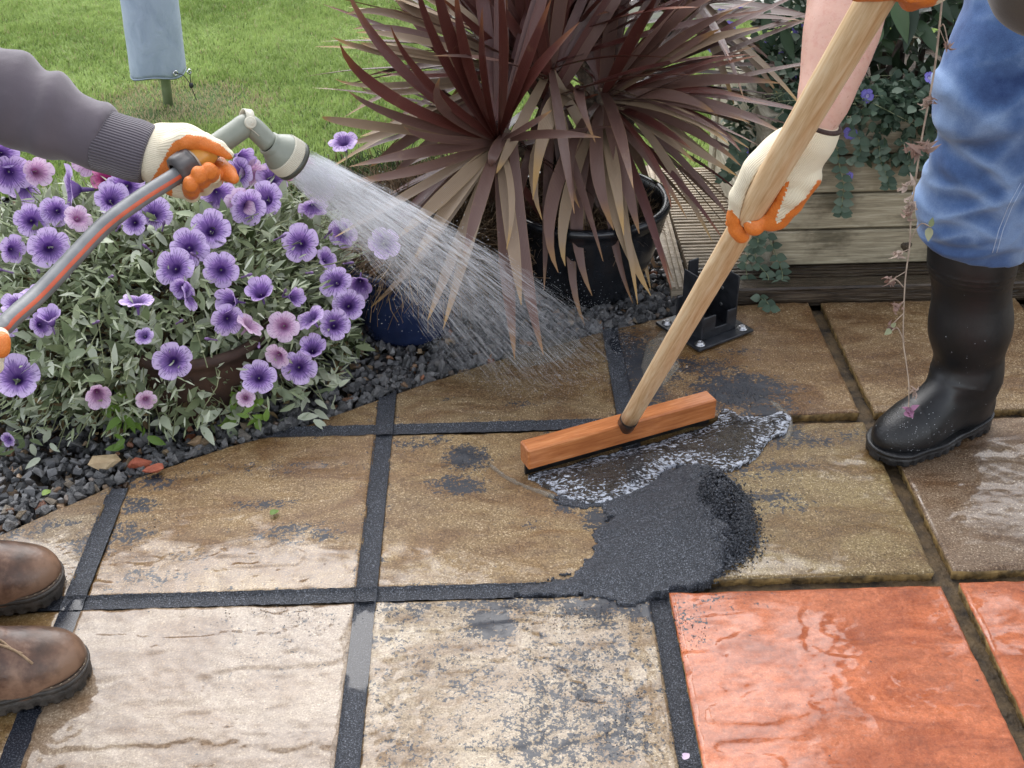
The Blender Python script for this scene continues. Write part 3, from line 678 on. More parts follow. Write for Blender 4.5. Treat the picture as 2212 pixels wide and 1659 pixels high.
M_cm = cordy_mat('cordyline_mid', (.10, .050, .040), (.20, .115, .09), (.30, .16, .05), (.26, .15, .08), .40)
M_cp = cordy_mat('cordyline_pale', (.20, .135, .09), (.33, .24, .15), (.40, .24, .07), (.42, .30, .14), .45)
HA = YP(1078, 305, .95); HB = YP(1118, 150, 1.10); HC = YP(1300, 215, 1.12); HD = YP(1235, 80, 1.18); HE = YP(1480, 20, 1.35)
cord = thing('cordyline', POTB+V3(0, 0, .17), 'big spiky purple-brown cordyline with drooping tan old leaves growing in the black pot', 'cordyline')
MASS = {'n': 0, 'on': False}; CMB = {}
def leaf_obj(P, W, upv, m, tw=0.0):
    n = len(P); v, f = ribbon(P, W*(.74 if m.name == 'cordyline_dark' else .84), upv, tw=tw)
    if MASS['on']: CMB.setdefault(m.name, []).append((v, f, n)); return
    L = np.repeat(np.linspace(0, 1, n), 3); E_ = np.tile([1., 0., 1.], n); A = np.tile([-1., 0., 1.], n)
    mk('leaf', v, f, m, cord, True, {'len': L, 'edge': E_, 'across': A})
def wprof(n, w, s=.35): u = np.linspace(0, 1, n); return w*np.clip((.55+.45*np.sin(np.minimum(u/s, 1)*np.pi/2))*np.clip((1-u)/.42, 0, 1)**.75, .0006/ w, 1)*1.0
def hero(head, tip, mid, L, m, w=.017, back=False, base=None):
    d0 = ray(*tip); o = head-CAM; dd = d0@d0; t0 = (o@d0)/dd; q = np.linalg.norm(CAM+d0*t0-head); ch = L*.96
    s = math.sqrt(max(ch*ch-q*q, 0)/dd); T = CAM+d0*(t0+(s if back else -s))
    if T[2] < .004: d_ = T-CAM; T = CAM+d_*((CAM[2]-.004)/(CAM[2]-T[2]))
    tm = (SS(head)[2]+SS(T)[2])/2*(1.0 if back else .985); M_ = DD(*mid, tm); M_ = M_*1.0
    B = head; C1 = 2*M_-.5*(B+T); u = np.linspace(0, 1, 12)[:, None]
    P = (1-u)**2*B+2*u*(1-u)*C1+u*u*T; view = nrm(CAM-M_); upv = nrm(view*.9+V3(R.uniform(-.5, .5), R.uniform(-.3, .3), .55))
    leaf_obj(P, wprof(12, w), upv, m, R.uniform(-.5, .5))
Cd, Cm, Cp = M_cd, M_cm, M_cp
heroes = [
 (HA, (733, 93), (850, 215), .50, Cd, .019), (HA, (745, -30), (880, 165), .50, Cd, .018), (HA, (843, 55), (925, 185), .46, Cd, .017), (HA, (950, 168), (966, 245), .30, Cm, .014), (HA, (1042, 15), (1050, 170), .42, Cd, .018),
 (HA, (985, -30), (1012, 150), .46, Cd, .018), (HA, (1192, -5), (1128, 165), .46, Cd, .019), (HA, (892, -60), (962, 140), .52, Cd, .019), (HA, (930, -100), (985, 120), .54, Cd, .019), (HA, (1252, 48), (1140, 180), .45, Cd, .017),
 (HA, (752, 197), (880, 262), .42, Cm, .015), (HA, (695, 253), (800, 272), .46, Cp, .012), (HA, (872, 273), (940, 300), .30, Cm, .012), (HA, (1192, 238), (1130, 280), .26, Cm, .011), (HA, (1298, 297), (1180, 290), .3, Cm, .011), (HA, (1075, -60), (1085, 120), .5, Cd, .018),
 (HA, (738, 393), (915, 365), .40, Cm, .014), (HA, (755, 360), (925, 328), .40, Cm, .016), (HA, (722, 513), (900, 412), .46, Cp, .014), (HA, (801, 664), (925, 530), .46, Cp, .012), (HA, (897, 557), (970, 450), .36, Cp, .018), (HA, (924, 692), (985, 540), .45, Cp, .014), (HA, (957, 712), (1010, 540), .46, Cp, .016), (HA, (857, 515), (960, 420), .36, Cp, .017), (HA, (790, 610), (900, 470), .42, Cm, .014), (HA, (1000, 560), (1035, 440), .34, Cm, .016),
 (HA, (1112, 777), (1092, 560), .50, Cm, .019), (HA+V3(.03, 0, 0), (1174, 767), (1130, 560), .50, Cm, .018), (HA, (1126, 659), (1105, 500), .42, Cp, .016), (HA, (1094, 539), (1105, 420), .30, Cp, .008), (HA+V3(.02, 0, .02), (1063, 362), (1068, 330), .10, Cm, .014),
 (HC, (1206, 589), (1195, 420), .44, Cm, .018), (HC, (1221, 575), (1225, 430), .42, Cp, .016), (HC, (1279, 639), (1245, 450), .46, Cm, .018), (HC, (1252, 449), (1235, 330), .32, Cm, .015), (HC, (1326, 497), (1290, 360), .36, Cm, .017), (HC, (1381, 505), (1345, 370), .38, Cm, .017), (HC, (1406, 639), (1330, 450), .48, Cp, .019), (HC, (1367, 655), (1320, 470), .48, Cm, .012), (HC, (1264, 705), (1235, 500), .50, Cm, .014), (HC+V3(-.05, 0, 0), (1151, 432), (1190, 240), .34, Cp, .021), (HC+V3(-.05, 0, 0), (1171, 475), (1160, 330), .36, Cp, .016), (HC, (1451, 452), (1400, 330), .40, Cd, .010), 
 (HB+V3(.07, 0, 0), (1072, 375), (1115, 290), .32, Cp, .014), (HC+V3(-.02, 0, 0), (1286, 308), (1250, 200), .24, Cm, .014),
 (HC, (1555, 63), (1450, 120), .44, Cm, .012), (HC, (1618, 117), (1480, 150), .48, Cd, .012), (HC, (1685, 180), (1500, 175), .52, Cm, .014), (HC, (1625, 217), (1480, 195), .46, Cd, .012), (HC, (1695, 290), (1500, 220), .54, Cm, .015), (HC, (1575, 312), (1450, 240), .44, Cp, .014), (HC, (1601, 328), (1480, 245), .46, Cd, .015), (HC, (1600, 358), (1470, 270), .46, Cm, .012), (HC, (1595, 382), (1460, 300), .46, Cp, .012), (HC, (1500, 350), (1410, 280), .36, Cp, .013), (HC, (1550, 250), (1440, 205), .38, Cm, .014), (HC, (1620, 265), (1470, 225), .46, Cm, .013),
 (HD, (1365, -40), (1300, 0), .40, Cd, .017), (HC, (1500, -20), (1420, 70), .46, Cm, .016), (HC, (1560, -10), (1440, 60), .48, Cm, .017), (HC, (1585, 20), (1450, 100), .48, Cm, .015), (HC, (1440, -40), (1370, 80), .46, Cd, .017), (HC, (1640, 60), (1480, 110), .54, Cp, .014),
 (HB, (748, 30), (900, 45), .46, Cp, .013), (HB, (763, 63), (900, 75), .46, Cm, .012), (HB, (770, 70), (910, 90), .46, Cp, .012), (HB, (718, 80), (860, 120), .50, Cp, .011), (HB, (723, 170), (860, 185), .50, Cp, .009), (HB, (809, 152), (930, 165), .42, Cd, .009), (HB, (777, 92), (880, 115), .44, Cp, .013), (HB, (777, 185), (880, 200), .44, Cp, .011), (HB, (778, 295), (900, 250), .46, Cp, .012), (HB, (740, 310), (880, 270), .48, Cp, .013), (HB, (800, 360), (900, 290), .46, Cm, .013), (HB, (835, 390), (940, 300), .44, Cm, .013), (HB, (835, -20), (900, 20), .42, Cp, .012), (HB, (860, 5), (920, 40), .40, Cp, .013),
]
for h_ in heroes: hero(*h_)
def fill(head, n, elev, az, L, m, w, droop=.4):
    for k in range(n):
        e = math.radians(R.uniform(*elev)); a = math.radians(R.uniform(*az)); l = L*R.uniform(.75, 1.15); d = V3(math.cos(e)*math.sin(a), math.cos(e)*math.cos(a), math.sin(e))
        P = [head+V3(0, 0, R.uniform(-.05, .05))]; dr = R.uniform(.5, 1.2)*droop*(1.2-max(0, math.sin(e)))
        for j in range(11): d = nrm(d+V3(0, 0, -dr/11)); q = P[-1]+d*l/11; P.append(q if q[2] > .01 else V3(q[0], q[1], .01))
        T_ = SS(P[-1]); 
        mm = m if not isinstance(m, tuple) else m[R.randint(len(m))]
        leaf_obj(np.array(P), wprof(12, w*R.uniform(.8, 1.1)), V3(0, 0, 1) if abs(math.sin(e)) < .75 else nrm(CAM-head), mm, R.uniform(-.7, .7))
fill(HB, 34, (35, 88), (-110, 120), .50, Cd, .019); fill(HD, 40, (25, 88), (-160, 160), .50, Cd, .019); fill(HC, 22, (25, 85), (-70, 160), .46, (Cd, Cd, Cm), .018); fill(HE, 16, (5, 85), (-180, 180), .46, (Cd, Cm), .017)
fill(HA, 12, (45, 80), (-60, 60), .46, Cd, .018); fill(HC, 26, (-35, 20), (0, 180), .46, (Cm, Cp, Cd), .015); fill(HB, 16, (-30, 20), (-110, -20), .44, (Cp, Cm), .013); fill(HC, 10, (-75, -40), (20, 200), .42, (Cm, Cp), .016, .1)
fill(HA, 9, (-45, -10), (-130, -60), .40, (Cm, Cd), .014, .3); fill(HE, 16, (-25, 10), (20, 170), .42, (Cm, Cp), .014)
M_trunk = simple('cordyline_bark', (.05, .036, .026), (.17, .125, .09), 60, .85, 1.0, 90, .006)
MASS['on'] = True; HG = YP(1190, 185, 1.08)
fill(HG, 46, (20, 88), (-150, 150), .44, (Cd, Cd, Cm), .015); fill(HC, 40, (-20, 60), (10, 150), .48, (Cd, Cm, Cm), .013); fill(HB, 26, (0, 50), (-130, -30), .44, (Cd, Cm, Cp), .013); fill(HG, 26, (-80, -20), (-60, 220), .40, (Cm, Cp), .014, .1); fill(HA, 20, (-60, 30), (-140, 100), .36, (Cm, Cd), .013); fill(HE, 30, (0, 80), (-180, 180), .46, (Cd, Cm), .014)
for mn, L_ in CMB.items():
    vv = []; ff = []; k = 0; a1 = []; a2 = []; a3 = []
    for v, f, n in L_: vv.append(v); ff += [[i+k for i in q] for q in f]; k += len(v); a1.append(np.repeat(np.linspace(0, 1, n), 3)); a2.append(np.tile([1., 0., 1.], n)); a3.append(np.tile([-1., 0., 1.], n))
    mk('inner_leaves', np.concatenate(vv), np.array(ff), bpy.data.materials[mn], cord, True, {'len': np.concatenate(a1), 'edge': np.concatenate(a2), 'across': np.concatenate(a3)}, kind='stuff')
def trunks():
    c = POTB+V3(.02, .02, .14)
    for k, (h_, b) in enumerate(((HA, (-.09, -.03, .16)), (HB, (-.05, .04, .2)), (HC, (.03, .02, .16)), (HD, (0, .06, .3)), (HE, (.08, .1, .25)))):
        P = spline([c+V3(R.uniform(-.02, .02), R.uniform(-.02, .02), 0), c+V3(*b)*.8, h_+V3(0, 0, .02)], 14); v, f = tube(P, np.linspace(.026, .017, 14)*(1+.08*R.randn(14)), 10)
        mk('trunk', v, f, M_trunk, cord, True)
trunks()

# ------------------------------------------------------------------ small leaves and flowers
def leafmesh(name, L, W, m, fold=.25, curl=.2, n=5, vary=True):
    u = np.linspace(0, 1, n); w = W*np.sin(np.pi*np.clip(u*.93+.07, 0, 1)**.85)*.5; w[-1] = .0002
    v = []; f = []
    for k in range(n): z = curl*L*(u[k]**2)*-.5; v += [(-w[k], u[k]*L, z+fold*w[k]), (0, u[k]*L, z), (w[k], u[k]*L, z+fold*w[k])]
    for k in range(n-1): b = 3*k; f += [[b, b+1, b+4, b+3], [b+1, b+2, b+5, b+4]]
    return np.array(v), np.array(f)
def orient(d, upv):
    y = nrm(d); x = np.cross(y, upv); x = nrm(x) if np.linalg.norm(x) > 1e-3 else V3(1, 0, 0); z = np.cross(x, y)
    return np.stack([x, y, z], 1)
def scatter(name, parent, P, Dr, Up, S, lv, lf, m, val):
    n = len(P); Y_ = nrm_rows(Dr); X_ = nrm_rows(np.cross(Y_, Up)+1e-6); Z_ = np.cross(X_, Y_)
    V_ = P[:, None]+S[:, None, None]*(lv[None, :, 0, None]*X_[:, None]+lv[None, :, 1, None]*Y_[:, None]+lv[None, :, 2, None]*Z_[:, None])
    F = (lf[None]+np.arange(n)[:, None, None]*len(lv)).reshape(-1, 4)
    mk(name, V_.reshape(-1, 3), F, m, parent, True, {'v': np.repeat(val, len(lv))}, kind='stuff')
M_pl = leafmat('petunia_leaf', (.075, .10, .035), (.38, .44, .25), (.72, .76, .62), .6, .3)
M_pl1 = leafmat('petunia_leaf_single', (.20, .26, .12), (.40, .46, .31), (.60, .64, .50), .6, .3, attr=None)
M_dry = leafmat('dry_leaf', (.10, .065, .03), (.22, .15, .07), (.32, .25, .12), .8, .2)
M_lime = leafmat('lime_leaf', (.12, .22, .03), (.22, .36, .06), (.32, .46, .1), .5, .3, attr=None)
M_stem = simple('green_stem', (.12, .14, .06), (.32, .34, .19), 40, .6, .2)
def petal_mat(name, edge_c, mid_c, core, vein, vs=1.0):
    t = NT(name); r_ = t.attr('rad'); an = t.attr('ang'); rnd = t.n('ShaderNodeObjectInfo').outputs['Random']
    cb = t.n('ShaderNodeCombineXYZ'); t.set(cb.inputs[0], t.math('MULTIPLY', an, 84.0)); t.set(cb.inputs[1], t.math('MULTIPLY', r_, 3.0)); t.set(cb.inputs[2], t.math('MULTIPLY', rnd, 50.0))
    vn = t.noise(1.0, 2, .6, cb.outputs[0])
    c = t.ramp(r_, [(.13, core), (.22, tuple(.45*a+.1*b for a, b in zip(mid_c, edge_c))), (.48, mid_c), (.80, edge_c), (1.0, edge_c)])
    a5 = t.math('ABSOLUTE', t.math('SINE', t.math('MULTIPLY', an, 5*math.pi)))
    lim = t.math('SUBTRACT', .80, t.math('MULTIPLY', r_, .48)); msk = t.ramp(t.math('SUBTRACT', t.math('ADD', vn, t.math('MULTIPLY', t.ramp(r_, [(.1, .36), (.4, .17), (.85, -.03)]), vs)), .5), [(.06, 0.0), (.14, 1.0)])
    c = t.mix(t.math('MULTIPLY', msk, .62), c, vein)
    spine = t.ramp(t.math('ADD', t.math('POWER', t.math('SUBTRACT', 1.0, a5), 6.0), t.math('MULTIPLY', r_, -.55)), [(.18, 0.0), (.5, .8)])
    c = t.mix(t.math('MULTIPLY', spine, min(1, vs)), c, vein)
    t.fin(c, .55, t.bump(vn, .35, .0015)); tr = t.n('ShaderNodeBsdfTranslucent'); t.set(tr.inputs[0], c); mx = t.n('ShaderNodeMixShader'); mx.inputs[0].default_value = .28
    t.t.links.new(t.b.outputs[0], mx.inputs[1]); t.t.links.new(tr.outputs[0], mx.inputs[2]); t.t.links.new(mx.outputs[0], t.out.inputs['Surface']); return t.m
M_pp = petal_mat('petunia_purple', (.64, .49, .78), (.40, .235, .60), (.02, .006, .05), (.075, .025, .20))
M_pk = petal_mat('petunia_pale', (.76, .58, .74), (.66, .42, .60), (.16, .03, .06), (.34, .12, .34), .55)
M_pm = petal_mat('petunia_magenta', (.66, .22, .40), (.48, .05, .20), (.04, .005, .02), (.22, .01, .1), .8)
M_bw = petal_mat('bindweed_blue', (.24, .20, .66), (.30, .26, .74), (.75, .72, .85), (.16, .12, .5), .25)
M_sty = simple('stigma', (.35, .4, .3), (.5, .52, .4), 40, .5, 0)
M_calyx = simple('calyx_green', (.08, .11, .04), (.18, .22, .1), 40, .6, 0)
def flower_me(name, m, seed, lobes=5, depth=.55, wav=.06, cup=0.0):
    r = np.random.RandomState(seed); na, nr_ = 40, 9; v = []; ra = []; an = []
    ph = r.rand(6)*6.28
    for k in range(nr_):
        s = (k/(nr_-1)); 
        for j in range(na):
            t = 2*math.pi*j/na; lob = 1-.20*sst(.5, 1, s)*(1-abs(math.sin(lobes*t/2)))**3.0
            lob *= 1+.05*math.sin(t+ph[0])+.03*math.sin(2*t+ph[1]); rr = (.07+.93*s)*lob
            z = -depth*(1-sst(0, .48, s))*.9+cup*s*s+wav*s*s*math.sin(lobes*t+ph[2])+.05*s*s*math.sin(3*t+ph[3])+.018*s**3*math.sin(11*t+ph[4])
            v.append((rr*math.cos(t), rr*math.sin(t), z)); ra.append(s); an.append(j/na)
    f = [[k*na+j, k*na+(j+1) % na, (k+1)*na+(j+1) % na, (k+1)*na+j] for k in range(nr_-1) for j in range(na)]
    # green tube and calyx behind the face
    n0 = len(v); pr = [(.10, -depth*.85), (.085, -depth*1.3), (.06, -depth*1.8), (.09, -depth*1.9), (.03, -depth*2.3)]
    tv, tf = lathe(pr, 8); v += tv.tolist(); f += [[i+n0 for i in q] for q in tf]; ra += [.3]*len(tv); an += [0.1]*len(tv)
    mi = [0]*((nr_-1)*na)+[1 if q >= 16 else 0 for q in range(len(tf))]
    return mesh(name, v, f, None, True, {'rad': np.array(ra), 'ang': np.array(an)}, mats=[m, M_calyx], mi=mi)
FM = {k: [flower_me('flower', m, s+i*10, depth=dp, cup=cp) for i, (dp, cp) in enumerate(((.5, .02), (.6, .12), (.5, -.06)))] for s, (k, m) in enumerate((('p', M_pp), ('w', M_pk), ('m', M_pm)))}
FC = {k: flower_me('flower', m, 70+s, depth=.9, cup=.75, wav=.10) for s, (k, m) in enumerate((('p', M_pp), ('w', M_pk), ('m', M_pm)))}
me_bud = mesh('bud', *lathe([(.001, 0), (.0022, .003), (.0014, .009), (.0017, .018), (.0034, .026), (.0026, .032), (.0004, .036)], 9), simple('bud_purple', (.10, .05, .15), (.26, .16, .34), 60, .6, .2))
me_st = mesh('stigma', *tube([(0, 0, -.42), (0, 0, -.30), (0, 0, -.26)], [.02, .02, .04], 6), M_sty)
def put_flower(parent, me, pos, nd, r, roll, sq=1.0):
    z = nrm(nd); x = nrm(np.cross(V3(0, 0, 1) if abs(z[2]) < .95 else V3(0, 1, 0), z)); y = np.cross(z, x)
    x2 = x*math.cos(roll)+y*math.sin(roll); y2 = -x*math.sin(roll)+y*math.cos(roll)
    W = Matrix([[x2[i]*r, y2[i]*r*sq, z[i]*r, pos[i]] for i in range(3)]+[[0, 0, 0, 1]])
    o = link('flower', me, W, parent); return o, W

# ------------------------------------------------------------------ petunias
EC = V3(-.03, .86, .06); ER = V3(.47, .415, .275)
def hit(px, py, sc_=1.0):
    d = ray(px, py); o = (CAM-EC)/(ER*sc_); q = d/(ER*sc_); a = q@q; b = o@q; c = o@o-1; D_ = b*b-a*c
    if D_ < 0: return None
    return CAM+d*((-b-math.sqrt(D_))/a)
def okp(P):
    d = P-CAM; z = d@FW; px = IW/2+FOC*(d@RT)/z; py = IH/2-FOC*(d@UP)/z; return ~((px > 768+14*np.sin(py*.06)) & (py > 560))
pet = thing('petunia_plant', (POTP[0], POTP[1], .16), 'sprawling silver-leaved petunia bush covered in purple veined trumpet flowers', 'petunia')
def petunias():
    n = 7600; r = R; u = nrm_rows(r.randn(n*2, 3)); u = u[u[:, 2] > -.30][:n]; n = len(u)
    lump = .80+.36*fbm(u[:, 0]*3.2+5, u[:, 1]*3.2, u[:, 2]*3.2+3, s=12, o=3)
    sc_ = lump*(1-.28*r.rand(n)**2); P = EC+u*ER*sc_[:, None]; nn = nrm_rows(u/ER)
    front = (P[:, 1] < .70)&(P[:, 2] < .12)&(r.rand(n) < .45); P = P[~front]; nn = nn[~front]; n = len(P)
    k = (P[:, 2] > .005) & okp(P); P, nn = P[k], nn[k]; n = len(P)
    out = nn; Dr = nrm_rows(out*.55+r.randn(n, 3)*.75+V3(0, 0, .12)); Up = nrm_rows(out+V3(0, 0, .9)+r.randn(n, 3)*.55)
    lv, lf = leafmesh('l', 1.0, .36, None); S = .022+.030*r.rand(n)
    val = np.clip(-.05+1.1*r.rand(n)+.6*(fbm(P[:, 0]*7, P[:, 1]*7, P[:, 2]*7, s=3)-.45), 0, 1)
    near = np.array([(nn[i] @ nrm(CAM-P[i])) > .25 and r.rand() < .2 for i in range(n)])
    pick = np.where(near)[0]; r.shuffle(pick); pick = pick[:300]; rest = np.setdiff1d(np.arange(n), pick)
    scatter('small_leaves', pet, P[rest], Dr[rest], Up[rest], S[rest], lv, lf, M_pl, val[rest])
    mes = []
    for q in range(4):
        a, b = leafmesh('leaf', 1.0, .34+.04*q, None, .2+.1*q, .1+.15*q); mes.append(mesh('leaf', a, b, M_pl1 if q else M_pl1))
    for q, i in enumerate(pick):
        Rm = orient(Dr[i], Up[i])*(.026+.018*r.rand()); link('leaf', mes[q % 4], Matrix([[*(Rm*1.15)[j], P[i][j]+nn[i][j]*.010] for j in range(3)]+[[0, 0, 0, 1]]), pet)
    # narrow young shoots
    n = 5200; u = nrm_rows(r.randn(n, 3)); u[:, 2] = np.abs(u[:, 2])*1.0-.12; u = nrm_rows(u); P = EC+u*ER*(.84+.26*r.rand(n))[:, None]; P = P[(P[:, 2] > .01) & okp(P)]; n = len(P); nn = nrm_rows(P-EC)
    lv, lf = leafmesh('l', 1.0, .17, None, .3, .1); scatter('shoot_leaves', pet, P, nrm_rows(nn+r.randn(n, 3)*.7), nrm_rows(nn+r.randn(n, 3)*.6+V3(0, 0, .6)), .016+.018*r.rand(n), lv, lf, M_pl, .3+.7*r.rand(n))
    # dry undergrowth
    n = 4200; u = nrm_rows(r.randn(n, 3)); u[:, 2] = np.abs(u[:, 2])-.3; P = EC+u*ER*(.70+.30*r.rand(n))[:, None]; P = P[(P[:, 2] > .005) & okp(P)]; n = len(P); nn = nrm_rows(P-EC)
    lv, lf = leafmesh('l', 1.0, .4, None, .5, .6); scatter('dry_leaves', pet, P, nrm_rows(nn+r.randn(n, 3)), nrm_rows(r.randn(n, 3)+V3(0, 0, .5)), .012+.016*r.rand(n), lv, lf, M_dry, r.rand(n))
    # stems
    b = MB()
    for k in range(620):
        uu = nrm(r.randn(3)); uu[2] = abs(uu[2])*.9-.22; uu = nrm(uu); e = EC+uu*ER*r.uniform(.92, 1.12)
        if e[2] < .01: e[2] = .012
        if not okp(e[None])[0]: continue
        s = EC+uu*ER*.45+V3(0, 0, .03); m_ = (s+e)/2+r.randn(3)*.03+V3(0, 0, .02)
        b.add(*tube(spline([s, m_, e], 7), [.0016]*4+[.0011]*3, 4, False))
    b.build('stems', M_stem, pet, True, kind='stuff')
    # flowers read off the photograph: x, y, apparent radius, kind, tilt
    fl = [(375,780,36,'p'),(36,816,42,'p'),(376,580,37,'p'),(410,532,37,'p'),(455,497,37,'p'),(478,584,34,'p'),(571,430,34,'p'),(537,447,34,'p'),(648,527,36,'p'),(297,649,29,'p'),(107,535,38,'p'),(612,704,30,'w'),(671,686,27,'p'),(722,702,30,'p'),(644,793,33,'p'),(560,815,33,'p'),(675,755,22,'p'),(725,608,28,'p'),(778,612,22,'p'),(754,660,30,'p'),(829,524,30,'p'),(409,640,25,'p'),(563,632,24,'p'),(492,690,30,'p'),(633,641,17,'p'),(20,375,35,'p'),(46,410,33,'p'),(150,410,44,'p'),(68,475,32,'p'),(30,540,26,'p'),(335,462,32,'p'),(230,385,27,'m'),(80,370,25,'w'),(270,405,35,'p'),(240,430,30,'p'),(520,440,32,'w'),(470,420,30,'p'),(515,375,28,'p'),(690,395,30,'p'),(675,450,26,'p'),(545,375,26,'w'),(590,385,28,'p'),(615,365,18,'m'),(660,368,22,'w'),(520,340,20,'p'),(740,505,26,'p'),(210,850,22,'w'),(315,865,18,'w'),(540,702,26,'w'),(600,770,22,'w'),(40,660,28,'p'),(75,640,26,'p'),(110,690,20,'p'),(90,700,22,'p'),(300,460,26,'p'),(290,480,22,'p'),(395,620,18,'p'),(530,860,16,'w'),(120,455,26,'p'),(170,470,24,'w'),(190,350,22,'w'),(10,700,24,'p'),(425,395,20,'m'),(18,950,14,'p'),(160,560,14,'p'),(312,725,16,'p'),(500,650,22,'p'),(705,560,20,'p'),(5,330,24,'p')]
    for q, (px, py, rp, kd) in enumerate(fl):
        p = hit(px, py, 1.12)
        if p is None: p = hit(px, py+40, 1.1); t_ = SS(p)[2] if p is not None else SS(EC)[2]-.1; p = DD(px, py, t_)
        if p[2] < .03: p = G(px, py, .05)
        if px > 800: p = YP(px, py, .62)
        tt = SS(p)[2]; rr = rp*1.18*tt/FOC; view = nrm(CAM-p)
        tilt = .30 if rp >= 30 and py > 430 else (1.7 if q % 3 == 0 else .9)
        nd = nrm(view+nrm(r.randn(3))*tilt*r.uniform(.4, 1)+V3(0, -.05, .12)); sq = 1.0
        o, W = put_flower(pet, (FM[kd][q % 3] if (rp >= 26 or q % 2) else FC[kd]), p, nd, rr*(1.0 if tilt < .5 else 1.1), r.rand()*6.28)
        link('stigma', me_st, W, o)
        b2 = p-nd*rr*1.1; inn = p+(EC-p)*.35; v, f = tube(spline([b2, (b2+inn)/2+V3(0, 0, -.01), inn], 6), .0013, 5, False)
        if q % 1 == 0: mk('flower_stalk', v, f, M_stem, pet, True)
    p = YP(742, 305, .80); nd = nrm(V3(-.1, -.35, .9)); o, W = put_flower(pet, FM['p'][0], p, nd, 34*SS(p)[2]/FOC, .3, .9); v, f = tube(spline([p-nd*.03, YP(748, 350, .80), YP(735, 420, .82)], 8), .0014, 5, False); mk('flower_stalk', v, f, M_stem, pet, True)
    for px, py in ((455, 478), (285, 362), (700, 515), (590, 520), (330, 545), (430, 560), (235, 600), (520, 600), (150, 600), (660, 590), (380, 700), (470, 735), (250, 500), (610, 640), (85, 590), (350, 500), (560, 740), (740, 570), (200, 700), (30, 590)):
        p = hit(px, py, 1.09)
        if p is None: continue
        z = nrm(nrm(p-EC)+V3(r.uniform(-1, 1), r.uniform(-.6, .2), r.uniform(0, .8))); x = nrm(np.cross(z, V3(.3, 1, .2))); y = np.cross(z, x); link('bud', me_bud, Matrix([[x[i], y[i], z[i], p[i]] for i in range(3)]+[[0, 0, 0, 1]]), pet)
        v, f = tube([p+(EC-p)*.2, p], .0009, 4, False); mk('flower_stalk', v, f, M_stem, pet, True)
    # lower sprays of brighter and dry leaves in front of the pot
    lme = [mesh('leaf', *leafmesh('leaf', 1, .45, None, .3, .3), M_lime), mesh('leaf', *leafmesh('leaf', 1, .42, None, .3, .5), M_pl1)]
    for (cx, cy, n_, hgt, mm) in ((265, 880, 16, .05, 0), (300, 930, 8, .04, 0), (540, 880, 16, .05, 0), (530, 810, 10, .06, 0), (620, 850, 12, .04, 1), (700, 830, 20, .05, 1), (90, 890, 16, .03, 1), (150, 860, 16, .05, 1), (480, 900, 8, .04, 1), (40, 950, 8, .02, 1), (100, 965, 6, .02, 1), (660, 880, 10, .02, 1)):
        c = G(cx, cy, hgt)
        b = MB()
        for k in range(n_):
            p = c+V3(r.uniform(-.035, .035), r.uniform(-.035, .035), r.uniform(-.03, .03)); p[2] = max(p[2], .012); d = nrm(V3(r.uniform(-1, 1), r.uniform(-1, .3), r.uniform(-.5, .8)))
            a_, b_ = leafmesh('l', 1, .42, None, .3, .4)
            s = .024+.018*r.rand(); vv = (a_*s) @ orient(d, nrm(CAM-p)*.7+r.randn(3)*.5).T+p; b.add(vv, b_.tolist())
        b.build('leaf_spray', M_lime if mm == 0 else M_pl1, pet, True, kind='stuff')
petunias()

